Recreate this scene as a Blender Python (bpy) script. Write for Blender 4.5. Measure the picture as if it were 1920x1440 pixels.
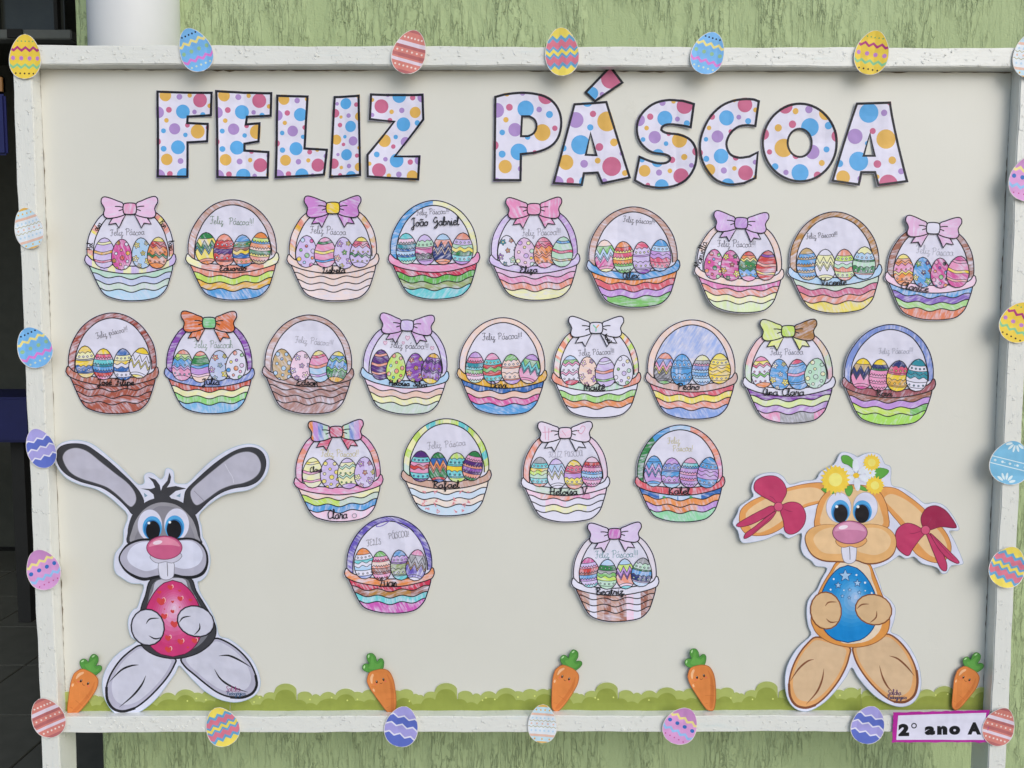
import bpy, bmesh, math, random
import numpy as np
from mathutils import Vector, Matrix
from mathutils.geometry import tessellate_polygon

for o in list(bpy.data.objects): bpy.data.objects.remove(o)
scene = bpy.context.scene
COL = scene.collection
random.seed(7)

# ------------------------------------------------------------------ camera
ZB = 1.25                                   # height of the board's centre above the floor
FPX = 1440.0
PITCH, YAW, ROLL = 0.0703276, 0.0046342, 0.0012966
CAM = np.array([-0.035713, -1.451275, 0.134776 + ZB])
def cam_axes():
    f = np.array([math.sin(YAW)*math.cos(PITCH), math.cos(YAW)*math.cos(PITCH), -math.sin(PITCH)])
    r = np.cross(f, [0, 0, 1]); r /= np.linalg.norm(r); u = np.cross(r, f)
    c, s = math.cos(ROLL), math.sin(ROLL)
    return c*r + s*u, -s*r + c*u, f
AX, AY, AF = cam_axes()
cd = bpy.data.cameras.new('Camera'); cam = bpy.data.objects.new('Camera', cd); COL.objects.link(cam)
cd.sensor_width = 36; cd.lens = 36*FPX/1920; cd.clip_start = 0.05; cd.clip_end = 200
cam.matrix_world = Matrix(((AX[0], AY[0], -AF[0], CAM[0]), (AX[1], AY[1], -AF[1], CAM[1]),
                           (AX[2], AY[2], -AF[2], CAM[2]), (0, 0, 0, 1)))
scene.camera = cam

# ------------------------------------------------------------------ light
SUN = Vector((0.50, -0.66, 0.56)).normalized()      # direction towards the sun
w = bpy.data.worlds.new('World'); scene.world = w; w.use_nodes = True
nt = w.node_tree; nt.nodes.clear()
sky = nt.nodes.new('ShaderNodeTexSky'); sky.sky_type = 'NISHITA'; sky.sun_disc = False
sky.sun_elevation = math.asin(SUN.z); sky.sun_rotation = math.atan2(SUN.x, SUN.y)
sky.air_density = 1.0; sky.dust_density = 1.2; sky.ozone_density = 1.0
bgn = nt.nodes.new('ShaderNodeBackground'); bgn.inputs['Strength'].default_value = 0.12
wo = nt.nodes.new('ShaderNodeOutputWorld')
nt.links.new(sky.outputs[0], bgn.inputs['Color']); nt.links.new(bgn.outputs[0], wo.inputs['Surface'])
sd = bpy.data.lights.new('sun', 'SUN'); sd.energy = 1.3; sd.angle = math.radians(50); sd.color = (1, 0.97, 0.93)
sun = bpy.data.objects.new('sun', sd); COL.objects.link(sun)
sun.rotation_euler = (-SUN).to_track_quat('-Z', 'Y').to_euler(); sun.location = (2, -3, 4)
vs = scene.view_settings; vs.view_transform = 'Standard'; vs.look = 'None'; vs.gamma = 1; vs.use_curve_mapping = False
vs.exposure = 0.30

# ------------------------------------------------------------------ colours
def s2l(c):
    c /= 255.0
    return c/12.92 if c <= 0.04045 else ((c+0.055)/1.055)**2.4
GAIN = 1.16
def rgb(r, g, b, a=1.0):
    y = .3*r+.59*g+.11*b                     # inks on office paper are a little dull
    return tuple(min(0.9, s2l(y+(x-y)*.91)*GAIN) for x in (r, g, b)) + (a,)

# ------------------------------------------------------------------ materials
def new_mat(name):
    m = bpy.data.materials.new(name); m.use_nodes = True
    n = m.node_tree; p = n.nodes['Principled BSDF']
    return m, n, p
def N(n, t, **k):
    o = n.nodes.new(t)
    for a, b in k.items(): setattr(o, a, b)
    return o
def obj_coord(n, scale):
    tc = N(n, 'ShaderNodeTexCoord'); mp = N(n, 'ShaderNodeMapping'); mp.inputs['Scale'].default_value = scale
    n.links.new(tc.outputs['Object'], mp.inputs['Vector']); return mp.outputs[0]
def noise(n, vec, scale, detail=3, rough=.55):
    t = N(n, 'ShaderNodeTexNoise'); t.inputs['Scale'].default_value = scale; t.inputs['Detail'].default_value = detail
    t.inputs['Roughness'].default_value = rough; n.links.new(vec, t.inputs['Vector']); return t.outputs['Fac']
def ramp(n, fac, stops):
    r = N(n, 'ShaderNodeValToRGB'); e = r.color_ramp.elements
    while len(e) < len(stops): e.new(.5)
    for i, (p, c) in enumerate(stops):
        e[i].position = p; e[i].color = c if len(c) == 4 else (*c, 1)
    n.links.new(fac, r.inputs['Fac']); return r.outputs['Color']
def mix(n, fac, a, b, mode='MIX'):
    m = N(n, 'ShaderNodeMix', data_type='RGBA', blend_type=mode)
    for s, v in ((m.inputs['Factor'], fac), (m.inputs['A'], a), (m.inputs['B'], b)):
        if isinstance(v, (int, float)): s.default_value = v
        elif isinstance(v, tuple): s.default_value = v
        else: n.links.new(v, s)
    return m.outputs['Result']
def math_(n, op, a, b=0.0, clamp=False):
    m = N(n, 'ShaderNodeMath', operation=op); m.use_clamp = clamp
    for s, v in ((m.inputs[0], a), (m.inputs[1], b)):
        if isinstance(v, (int, float)): s.default_value = v
        else: n.links.new(v, s)
    return m.outputs[0]
def bump(n, p, h, dist, strength=1.0):
    b = N(n, 'ShaderNodeBump'); b.inputs['Distance'].default_value = dist; b.inputs['Strength'].default_value = strength
    n.links.new(h, b.inputs['Height']); n.links.new(b.outputs[0], p.inputs['Normal'])

PAPER = rgb(212, 210, 228)
def mat_print():
    m, n, p = new_mat('printed_paper')
    at = N(n, 'ShaderNodeAttribute', attribute_name='Col')
    v = obj_coord(n, (1, 1, 1))
    f = noise(n, v, 35, 3)
    k = ramp(n, f, [(.3, (.93, .93, .93)), (.7, (1.03, 1.03, 1.03))])
    n.links.new(mix(n, 1.0, at.outputs['Color'], k, 'MULTIPLY'), p.inputs['Base Color'])
    p.inputs['Roughness'].default_value = .5; p.inputs['Specular IOR Level'].default_value = .3
    bump(n, p, noise(n, v, 20, 2), .007, .6)
    return m
def mat_crayon():
    m, n, p = new_mat('crayon_on_paper')
    at = N(n, 'ShaderNodeAttribute', attribute_name='Col')
    tc = N(n, 'ShaderNodeTexCoord'); oi = N(n, 'ShaderNodeObjectInfo')
    vr = N(n, 'ShaderNodeVectorRotate', rotation_type='Y_AXIS')
    n.links.new(tc.outputs['Object'], vr.inputs['Vector'])
    n.links.new(math_(n, 'MULTIPLY', oi.outputs['Random'], 3.1), vr.inputs['Angle'])
    mp = N(n, 'ShaderNodeMapping'); mp.inputs['Scale'].default_value = (38, 38, 230)
    n.links.new(vr.outputs[0], mp.inputs['Vector'])
    streak = noise(n, mp.outputs[0], 1.0, 3, .6)
    blot = noise(n, tc.outputs['Object'], 60, 2)
    s = math_(n, 'MULTIPLY', math_(n, 'SUBTRACT', streak, .5), 2.6)
    b = math_(n, 'MULTIPLY', math_(n, 'SUBTRACT', blot, .5), 1.5)
    f = math_(n, 'ADD', math_(n, 'ADD', s, b), at.outputs['Alpha'], True)
    n.links.new(mix(n, f, PAPER, at.outputs['Color']), p.inputs['Base Color'])
    p.inputs['Roughness'].default_value = .55; p.inputs['Specular IOR Level'].default_value = .3
    bump(n, p, noise(n, tc.outputs['Object'], 20, 2), .007, .6)
    return m
def mat_plain(name, c, rough=.6, lo=.85, hi=1.1):
    m, n, p = new_mat(name); v = obj_coord(n, (1, 1, 1))
    f = noise(n, v, 12, 4)
    k = ramp(n, f, [(.3, tuple(x*lo for x in c[:3])), (.7, tuple(x*hi for x in c[:3]))])
    n.links.new(k, p.inputs['Base Color']); p.inputs['Roughness'].default_value = rough
    return m
def mat_paint(name, c, vert):
    # thick brushed, chipped enamel on wood
    m, n, p = new_mat(name)
    sc = (1, 1, .12) if vert else (.12, 1, 1)
    v = obj_coord(n, sc); v1 = obj_coord(n, (1, 1, 1))
    st = noise(n, v1, 9, 5, .7)
    stain = ramp(n, noise(n, v, 38, 4, .65), [(.62, (0, 0, 0)), (.78, (.4, .4, .4))])
    base = mix(n, math_(n, 'MULTIPLY', st, .35), c, tuple(x*.9 for x in c[:3])+(1,))
    cs = mix(n, stain, base, rgb(176, 205, 208))
    bare = ramp(n, noise(n, v1, 55, 5, .7), [(.75, (0, 0, 0)), (.77, (.7, .7, .7))])
    cs = mix(n, bare, cs, rgb(180, 174, 156))
    n.links.new(cs, p.inputs['Base Color']); p.inputs['Roughness'].default_value = .3
    h1 = noise(n, v, 170, 4, .6)
    cre = math_(n, 'ABSOLUTE', math_(n, 'SUBTRACT', noise(n, obj_coord(n, (1, 1, .35) if vert else (.35, 1, 1)), 42, 5, .7), .5))
    h2 = ramp(n, cre, [(.0, (1, 1, 1)), (.022, (0, 0, 0))])
    h3 = ramp(n, noise(n, v1, 130, 3, .6), [(.62, (0, 0, 0)), (.70, (1, 1, 1))])
    h = math_(n, 'ADD', math_(n, 'MULTIPLY', h1, .35), math_(n, 'MULTIPLY', h2, .08))
    h = math_(n, 'ADD', h, math_(n, 'MULTIPLY', h3, .55))
    bump(n, p, h, .0018, .8)
    return m
def mat_panel():
    m, n, p = new_mat('cream_board_paint')
    v = obj_coord(n, (1, 1, 1)); vv = obj_coord(n, (1, 1, .15))
    f = noise(n, v, 3.5, 4, .6)
    c = ramp(n, f, [(.3, rgb(202, 201, 190)), (.7, rgb(206, 205, 195))])
    sp = ramp(n, noise(n, v, 95, 4, .6), [(.77, (0, 0, 0)), (.80, (.5, .5, .5))])
    c = mix(n, sp, c, rgb(165, 162, 148))
    n.links.new(c, p.inputs['Base Color']); p.inputs['Roughness'].default_value = .42
    h1 = noise(n, vv, 60, 3); h2 = ramp(n, noise(n, v, 26, 5, .65), [(.68, (0, 0, 0)), (.76, (1, 1, 1))])
    sc_ = math_(n, 'ABSOLUTE', math_(n, 'SUBTRACT', noise(n, v, 14, 6, .75), .5))
    h3 = math_(n, 'MULTIPLY', ramp(n, sc_, [(.0, (1, 1, 1)), (.012, (0, 0, 0))]), ramp(n, noise(n, v, 7, 2), [(.62, (0, 0, 0)), (.72, (1, 1, 1))]))
    h = math_(n, 'ADD', math_(n, 'MULTIPLY', h1, .25), math_(n, 'MULTIPLY', h2, .4))
    bump(n, p, math_(n, 'ADD', h, math_(n, 'MULTIPLY', h3, .25)), .0012, .6)
    return m
def mat_wall():
    m, n, p = new_mat('green_grooved_render')
    v = obj_coord(n, (1, 1, .11)); v1 = obj_coord(n, (1, 1, 1))
    g1 = math_(n, 'ABSOLUTE', math_(n, 'SUBTRACT', noise(n, v, 66, 4, .6), .5))
    g2 = math_(n, 'ABSOLUTE', math_(n, 'SUBTRACT', noise(n, obj_coord(n, (1, 1, .3)), 80, 4, .6), .53))
    l1 = ramp(n, g1, [(.0, (0, 0, 0)), (.028, (1, 1, 1))]); l2 = ramp(n, g2, [(.0, (.3, .3, .3)), (.025, (1, 1, 1))])
    grain = noise(n, v1, 260, 3); broad = noise(n, v1, 4, 3)
    c = ramp(n, broad, [(.3, rgb(156, 174, 122)), (.7, rgb(161, 179, 128))])
    c = mix(n, math_(n, 'MULTIPLY', math_(n, 'SUBTRACT', 1.0, l1), .07), c, rgb(112, 126, 80))  # relief shade of the grooves mixed faintly into the wall colour
    n.links.new(c, p.inputs['Base Color']); p.inputs['Roughness'].default_value = .7
    flat = ramp(n, noise(n, obj_coord(n, (1, 1, .45)), 13, 3), [(.42, (.15, .15, .15)), (.60, (1, 1, 1))])
    h = math_(n, 'MULTIPLY', math_(n, 'ADD', math_(n, 'MULTIPLY', l1, .55), math_(n, 'MULTIPLY', l2, .32)), flat)
    h = math_(n, 'ADD', h, math_(n, 'MULTIPLY', grain, .22))
    h = math_(n, 'ADD', h, math_(n, 'MULTIPLY', noise(n, v, 30, 3), .45))
    bump(n, p, h, .0045, 1.0)
    return m
M = {'print': mat_print(), 'crayon': mat_crayon(),
     'rail': mat_paint('white_enamel_rail', rgb(214, 215, 208), False),
     'post': mat_paint('white_enamel_post', rgb(212, 213, 206), True),
     'panel': mat_panel(), 'wall': mat_wall(),
     'pipe': mat_plain('white_pipe', rgb(203, 205, 206), .5, .97, 1.02),
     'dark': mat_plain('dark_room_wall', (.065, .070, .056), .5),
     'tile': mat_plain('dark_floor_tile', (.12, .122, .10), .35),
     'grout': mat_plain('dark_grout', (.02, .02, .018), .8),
     'pave': mat_plain('grey_paving', (.30, .29, .27), .8),
     'blue': mat_plain('dark_blue_panel', (.010, .013, .10), .5),
     'orange': mat_plain('orange_panel', (.30, .15, .05), .5),
     'grime': mat_plain('brown_grime', (.16, .13, .09), .9),
     'metal': mat_plain('dull_grey_trim', (.16, .17, .15), .5), 'pane': mat_plain('dim_dark_glass', (.05, .055, .046), .25)}

# ------------------------------------------------------------------ mesh helpers
def link(name, me, parent=None):
    o = bpy.data.objects.new(name, me); COL.objects.link(o)
    if parent: o.parent = parent
    return o
def tag(o, label=None, cat=None, group=None, kind=None):
    for k, v in (('label', label), ('category', cat), ('group', group), ('kind', kind)):
        if v: o[k] = v
    return o
def box(name, x0, x1, y0, y1, z0, z1, mat, parent=None, bev=0.0, org=(0, 0, 0)):
    bm = bmesh.new(); bmesh.ops.create_cube(bm, size=1)
    for v in bm.verts:
        v.co = Vector(((x0+x1)/2-org[0]+v.co.x*(x1-x0), (y0+y1)/2-org[1]+v.co.y*(y1-y0), (z0+z1)/2-org[2]+v.co.z*(z1-z0)))
    if bev: bmesh.ops.bevel(bm, geom=bm.edges[:], offset=bev, segments=2, affect='EDGES')
    me = bpy.data.meshes.new(name); bm.to_mesh(me); bm.free(); me.materials.append(M[mat])
    return link(name, me, parent)

# ------------------------------------------------------------------ flat-shape helpers (all outlines in photo pixels on the board's plane)
def cr(pts, n=5, closed=True):
    P = [np.array(p, float) for p in pts]; L = len(P); out = []
    for i in range(L if closed else L-1):
        p0 = P[i-1] if (closed or i) else P[0]; p1 = P[i]; p2 = P[(i+1) % L]
        p3 = P[(i+2) % L] if (closed or i+2 < L) else P[-1]
        for k in range(n):
            t = k/n
            out.append(tuple(.5*((2*p1)+(p2-p0)*t+(2*p0-5*p1+4*p2-p3)*t*t+(3*p1-p0-3*p2+p3)*t**3)))
    if not closed: out.append(tuple(P[-1]))
    return out
def ell(cx, cy, rx, ry, n=28, rot=0.0):
    c, s = math.cos(math.radians(rot)), math.sin(math.radians(rot)); o = []
    for i in range(n):
        a = 2*math.pi*i/n; x, y = rx*math.cos(a), ry*math.sin(a)
        o.append((cx+x*c-y*s, cy+x*s+y*c))
    return o
def area(p): return .5*sum(p[i-1][0]*p[i][1]-p[i][0]*p[i-1][1] for i in range(len(p)))
def clip(sub, cl):
    """convex polygon sub cut to convex polygon cl"""
    if area(cl) < 0: cl = cl[::-1]
    out = list(sub)
    for i in range(len(cl)):
        ax, ay = cl[i-1]; bx, by = cl[i]; inp = out; out = []
        if not inp: break
        def side(p): return (bx-ax)*(p[1]-ay)-(by-ay)*(p[0]-ax)
        for j in range(len(inp)):
            a, b = inp[j-1], inp[j]; sa, sb = side(a), side(b)
            if (sa >= 0) != (sb >= 0):
                t = sa/(sa-sb); out.append((a[0]+(b[0]-a[0])*t, a[1]+(b[1]-a[1])*t))
            if sb >= 0: out.append(b)
    return out if len(out) > 2 and abs(area(out)) > 1e-3 else []
def tess(outer, holes=()):
    loops = [[Vector((x, y, 0)) for x, y in l] for l in (outer, *holes)]
    flat = [p for l in (outer, *holes) for p in l]
    return flat, [t for t in tessellate_polygon(loops)]
def tri_polys(outer, holes=()):
    f, t = tess(outer, holes); return [[f[i] for i in k] for k in t]

LAYER = 0.00006
class Thing:
    """a paper cut-out: printed areas are thin sheets of ink lying on the paper, all bent with it"""
    def __init__(self, name, label, cat, group=None, height=0.001, curl=0.002, org=None, nk=7, tilt=(0, 0)):
        self.name, self.label, self.cat, self.group = name, label, cat, group
        self.h, self.curl, self.org, self.nk, self.tilt = height, curl, org, nk, tilt
        self.V = []; self.F = []; self.info = []; self.parts = []
        self.tf = None
    def _pid(self, part):
        if part not in self.parts: self.parts.append(part)
        return self.parts.index(part)
    def verts(self, pts, layer):
        b = len(self.V); tf = self.tf
        for p in pts:
            q = tf(p) if tf else p
            self.V.append((q[0], q[1], layer))
        return b
    def poly(self, part, pts, layer, col, mat='print'):
        b = self.verts(pts, layer); self.F.append(tuple(range(b, b+len(pts)))); self.info.append((self._pid(part), col, mat))
    def fill(self, part, pts, layer, col, mat='print', holes=()):
        flat, tr = tess(pts, holes); b = self.verts(flat, layer); k = self._pid(part)
        for t in tr:
            self.F.append(tuple(b+i for i in t)); self.info.append((k, col, mat))
    def stroke(self, part, pts, wd, layer, col, closed=False, mat='print', taper=False):
        P = [np.array(p, float) for p in pts]
        P = [p for i, p in enumerate(P) if i == 0 or np.hypot(*(p-P[i-1])) > 1e-6]
        L = len(P)
        if L < 2: return
        left, right = [], []
        for i in range(L):
            a = P[i-1] if (closed or i) else P[i]; b = P[(i+1) % L] if (closed or i < L-1) else P[i]
            d1 = P[i]-a; d2 = b-P[i]
            n1 = d1/(np.hypot(*d1) or 1); n2 = d2/(np.hypot(*d2) or 1); d = n1+n2
            ln = np.hypot(*d); d = d/ln if ln > 1e-6 else n1
            m = min(1.6, 1/max(.35, abs(d@(n2 if np.hypot(*d2) else n1))))
            ww = wd*.5*m
            if taper: ww *= max(.12, math.sin(math.pi*(i+.3)/(L-.4))) if taper == 2 else max(.1, i/(L-1))
            nn = np.array((-d[1], d[0]))*ww
            left.append(tuple(P[i]+nn)); right.append(tuple(P[i]-nn))
        b = self.verts(left+right, layer); k = self._pid(part)
        for i in range(L if closed else L-1):
            j = (i+1) % L
            self.F.append((b+i, b+j, b+L+j, b+L+i)); self.info.append((k, col, mat))
    def clipped(self, part, pts, region, layer, col, mat='print'):
        """convex shape cut to a region given as convex pieces"""
        for r in region:
            c = clip(r, pts)
            if c: self.poly(part, c, layer, col, mat)
    def finish(self):
        A = np.array(self.V); u, v, lay = A[:, 0], A[:, 1], A[:, 2]
        d = AF[None]+AX[None]*((u-960)/FPX)[:, None]-AY[None]*((v-720)/FPX)[:, None]
        t = (-self.h-CAM[1])/d[:, 1]; P = CAM[None]+d*t[:, None]
        X, Z = P[:, 0], P[:, 2]
        ox, oz = ((X.min()+X.max())/2, Z.min())
        X = X-ox; Z = Z-oz
        me = bpy.data.meshes.new('tmp')
        me.from_pydata(np.stack([X, -lay*LAYER, Z], 1).tolist(), [], self.F)
        at = me.attributes.new('fid', 'INT', 'FACE'); at.data.foreach_set('value', np.arange(len(self.F), dtype=np.int32))
        bm = bmesh.new(); bm.from_mesh(me); bpy.data.meshes.remove(me)
        kx = np.linspace(X.min(), X.max(), self.nk); kz = np.linspace(Z.min(), Z.max(), self.nk)
        for ks, no in ((kx, (1, 0, 0)), (kz, (0, 0, 1))):
            for q in ks[1:-1]:
                bmesh.ops.bisect_plane(bm, geom=bm.verts[:]+bm.edges[:]+bm.faces[:], dist=1e-7,
                                       plane_co=Vector(no)*float(q), plane_no=no)
        me = bpy.data.meshes.new('tmp'); bm.to_mesh(me); bm.free()
        nv = len(me.vertices); co = np.empty(nv*3, np.float32); me.vertices.foreach_get('co', co); co = co.reshape(-1, 3).astype(float)
        nf = len(me.polygons); ls = np.empty(nf, np.int32); lt = np.empty(nf, np.int32)
        me.polygons.foreach_get('loop_start', ls); me.polygons.foreach_get('loop_total', lt)
        vi = np.empty(len(me.loops), np.int32); me.loops.foreach_get('vertex_index', vi)
        fid = np.empty(nf, np.int32); me.attributes['fid'].data.foreach_get('value', fid)
        bpy.data.meshes.remove(me)
        rr = random.Random(hash(round(float(ox*1000+oz*37), 2)))
        c = self.curl
        def prof(ks):
            s = np.linspace(-1, 1, len(ks)); m = rr.uniform(-.35, .35)
            f = c*rr.uniform(.25, 1.0)*(s-m)**2*rr.choice((1, 1, .5)) + c*.22*np.array([rr.uniform(-1, 1) for _ in ks])
            return f
        fx, fz = prof(kx), prof(kz)
        fx = fx+self.tilt[0]*np.linspace(0, 1, len(kx)); fz = fz+self.tilt[1]*np.linspace(0, 1, len(kz))
        off = np.interp(co[:, 0], kx, fx)+np.interp(co[:, 2], kz, fz)
        off -= fx.min()+fz.min()
        co[:, 1] -= off
        root = bpy.data.objects.new(self.name, None); COL.objects.link(root)
        root.empty_display_size = .02
        root.location = (ox, -self.h, oz)
        tag(root, self.label, self.cat, self.group)
        pid = np.array([i[0] for i in self.info])[fid]
        made = {}
        for k, part in enumerate(self.parts):
            sel = np.nonzero(pid == k)[0]
            if not len(sel): continue
            faces = []; used = {}; vs = []
            cols = np.empty((len(sel), 4), np.float32); mats = []; mi = np.zeros(len(sel), np.int32)
            for q, f in enumerate(sel):
                idx = vi[ls[f]:ls[f]+lt[f]]; fc = []
                for i in idx:
                    i = int(i); j = used.get(i)
                    if j is None: j = used[i] = len(vs); vs.append(co[i])
                    fc.append(j)
                # face the camera (-y)
                ar = 0.0
                for a in range(len(fc)):
                    p, r = vs[fc[a-1]], vs[fc[a]]; ar += p[0]*r[2]-r[0]*p[2]
                if ar < 0: fc.reverse()
                faces.append(fc); inf = self.info[fid[f]]; cols[q] = inf[1]
                if inf[2] not in mats: mats.append(inf[2])
                mi[q] = mats.index(inf[2])
            nm = part.split('/')[-1].split('#')[0]
            m2 = bpy.data.meshes.new(nm); m2.from_pydata([tuple(p) for p in vs], [], faces)
            a = m2.attributes.new('Col', 'FLOAT_COLOR', 'FACE'); a.data.foreach_set('color', cols.ravel())
            for mm in mats: m2.materials.append(M[mm])
            m2.polygons.foreach_set('material_index', mi); m2.update()
            par = root
            if '/' in part: par = made.get(part.split('/')[0], root)
            o = link(nm, m2, par); made[part] = o
            if nm == 'paper':
                s = o.modifiers.new('thickness', 'SOLIDIFY'); s.thickness = .0004; s.offset = -1
        return root

# ------------------------------------------------------------------ the setting
WY = 0.15                                   # wall face behind the board
def sheet(name, x0, x1, y0, y1, z, mat):
    me = bpy.data.meshes.new(name); me.from_pydata([(x0, y0, z), (x1, y0, z), (x1, y1, z), (x0, y1, z)], [], [(0, 1, 2, 3)])
    me.materials.append(M[mat]); return link(name, me)
tag(sheet('pavement', -12, 12, -14, 0.40, 0.0, 'pave'), kind='structure')
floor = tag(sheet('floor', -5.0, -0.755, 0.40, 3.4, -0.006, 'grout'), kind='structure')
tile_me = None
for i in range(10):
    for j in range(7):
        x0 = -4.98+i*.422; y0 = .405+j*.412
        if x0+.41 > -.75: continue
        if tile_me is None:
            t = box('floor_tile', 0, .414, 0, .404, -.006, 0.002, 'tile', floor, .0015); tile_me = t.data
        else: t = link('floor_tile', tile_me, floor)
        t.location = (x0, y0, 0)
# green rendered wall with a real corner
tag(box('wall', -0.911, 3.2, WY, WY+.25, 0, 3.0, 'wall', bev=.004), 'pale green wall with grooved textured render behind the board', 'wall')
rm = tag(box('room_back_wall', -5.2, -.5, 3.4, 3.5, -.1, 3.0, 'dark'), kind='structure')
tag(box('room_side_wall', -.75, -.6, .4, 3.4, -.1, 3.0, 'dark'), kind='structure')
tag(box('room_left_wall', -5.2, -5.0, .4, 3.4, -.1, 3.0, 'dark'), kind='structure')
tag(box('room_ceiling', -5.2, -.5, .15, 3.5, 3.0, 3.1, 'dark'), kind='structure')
# white pipe running down behind the board
def tube(name, cx, cy, r, z0, z1, mat, n=40):
    bm = bmesh.new(); bmesh.ops.create_cone(bm, cap_ends=True, segments=n, radius1=r, radius2=r, depth=z1-z0)
    for v in bm.verts: v.co += Vector((cx, cy, (z0+z1)/2))
    for f in bm.faces: f.smooth = len(f.verts) == 4
    me = bpy.data.meshes.new(name); bm.to_mesh(me); bm.free(); me.materials.append(M[mat]); return link(name, me)
pp = bpy.data.objects.new('drain_pipe', None); COL.objects.link(pp); pp.location = (-.781, WY-.02, 1.2)
tag(pp, 'thick white pipe running down the wall behind the top left corner of the board', 'pipe')
tb = tube('pipe_tube', 0, 0, .0845, 0, 1.8, 'pipe'); tb.parent = pp
cl = tube('pipe_collar', 0, 0, .090, 0, .07, 'pipe'); cl.parent = pp
# things in the dark room, seen past the left edge of the board
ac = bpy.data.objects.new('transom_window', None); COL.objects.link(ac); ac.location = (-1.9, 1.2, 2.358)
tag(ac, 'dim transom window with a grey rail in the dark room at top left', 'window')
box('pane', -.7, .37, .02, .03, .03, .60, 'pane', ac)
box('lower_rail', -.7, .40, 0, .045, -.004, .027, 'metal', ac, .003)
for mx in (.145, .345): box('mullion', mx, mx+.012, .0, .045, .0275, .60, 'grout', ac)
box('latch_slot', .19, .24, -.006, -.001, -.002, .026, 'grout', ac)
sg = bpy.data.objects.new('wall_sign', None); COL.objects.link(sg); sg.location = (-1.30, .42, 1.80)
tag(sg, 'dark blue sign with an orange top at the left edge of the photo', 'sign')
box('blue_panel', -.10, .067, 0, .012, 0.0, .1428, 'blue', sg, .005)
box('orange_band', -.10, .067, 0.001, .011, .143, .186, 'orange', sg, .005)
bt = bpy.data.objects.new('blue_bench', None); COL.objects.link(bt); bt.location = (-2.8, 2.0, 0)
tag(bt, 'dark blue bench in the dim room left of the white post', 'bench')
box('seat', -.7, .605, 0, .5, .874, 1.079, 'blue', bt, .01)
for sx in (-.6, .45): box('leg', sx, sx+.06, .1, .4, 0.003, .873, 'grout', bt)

# ------------------------------------------------------------------ the board
brd = bpy.data.objects.new('display_board', None); COL.objects.link(brd); brd.location = (0, 0, 0)
tag(brd, 'large cream painted display board in a chipped white wooden frame on legs', 'board')
FY = -.025
def rel(z): return z+ZB
box('panel', -.9025, .9025, 0, .012, rel(-.612), rel(.612), 'panel', brd)
def wavy_bar(name, x0, x1, z0, z1, y0, y1, mat, vert, seed):
    """a hand-planed wooden bar: bevelled box with many cross cuts, edges a little uneven"""
    bm = bmesh.new(); bmesh.ops.create_cube(bm, size=1)
    for v in bm.verts: v.co = Vector(((x0+x1)/2+v.co.x*(x1-x0), (y0+y1)/2+v.co.y*(y1-y0), (z0+z1)/2+v.co.z*(z1-z0)))
    a, b = (z0, z1) if vert else (x0, x1)
    for q in np.linspace(a, b, 70)[1:-1]:
        bmesh.ops.bisect_plane(bm, geom=bm.verts[:]+bm.edges[:]+bm.faces[:], plane_co=(0, 0, q) if vert else (q, 0, 0), plane_no=(0, 0, 1) if vert else (1, 0, 0))
    r = random.Random(seed)
    ph = [r.uniform(0, 6.28) for _ in range(8)]
    for v in bm.verts:
        s = v.co.z if vert else v.co.x
        k = int(v.co.y > (y0+y1)/2)+2*int((v.co.x > (x0+x1)/2) if vert else (v.co.z > (z0+z1)/2))
        dv = .0006*math.sin(s*17+ph[k])+.0004*math.sin(s*61+ph[k+4])+r.uniform(-.0003, .0003)
        if vert: v.co.x += dv
        else: v.co.z += dv
        v.co.y += r.uniform(-.0002, .0002)
    ed = [e for e in bm.edges if len(e.link_faces) == 2 and e.calc_face_angle(0) > .8]
    bmesh.ops.bevel(bm, geom=ed, offset=.0016, segments=2, affect='EDGES')
    for f in bm.faces: f.smooth = False
    me = bpy.data.meshes.new(name); bm.to_mesh(me); bm.free(); me.materials.append(M[mat]); return link(name, me, brd)
wavy_bar('top_rail', -.8965, .8965, rel(.6115), rel(.6455), FY, .012, 'rail', False, 1)
wavy_bar('bottom_rail', -.8975, .8925, rel(-.6370), rel(-.6055), FY, .012, 'rail', False, 2)
wavy_bar('post', -.9310, -.8970, .004, rel(.6450), FY-.001, .030, 'post', True, 3)
wavy_bar('post', .8930, .9270, .004, rel(.6440), FY-.001, .030, 'post', True, 4)
# flakes of loose paint standing off the wood
fl = random.Random(11)
flake_me = []
for q in range(4):
    bm = bmesh.new(); n = 7
    ring = [bm.verts.new((math.cos(a)*.0022*fl.uniform(.5, 1.3), -.0007-fl.uniform(0, .0012), math.sin(a)*.0016*fl.uniform(.5, 1.4))) for a in [6.283*k/n for k in range(n)]]
    c = bm.verts.new((0, -.0010, 0)); bs = [bm.verts.new((v.co.x*1.15, 0.0005, v.co.z*1.15)) for v in ring]
    for k in range(n):
        bm.faces.new((ring[k-1], ring[k], c)); bm.faces.new((bs[k-1], bs[k], ring[k], ring[k-1]))
    bmesh.ops.recalc_face_normals(bm, faces=bm.faces[:])
    me = bpy.data.meshes.new('paint_flake'); bm.to_mesh(me); bm.free(); me.materials.append(M['rail']); flake_me.append(me)
def flake(x, z, s):
    o = link('paint_flake', fl.choice(flake_me), brd); o.location = (x, FY-.0004, z)
    o.rotation_euler = (0, fl.uniform(0, 6.28), 0); o.scale = (s, .55*min(1, s), s*fl.uniform(.4, 1))
for i in range(44):
    flake(fl.uniform(-.88, .88), rel(fl.uniform(.618, .640)), fl.uniform(.5, 1.5))
    if i < 36: flake(fl.uniform(-.88, .88), rel(fl.uniform(-.633, -.612)), fl.uniform(.5, 1.8))
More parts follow.
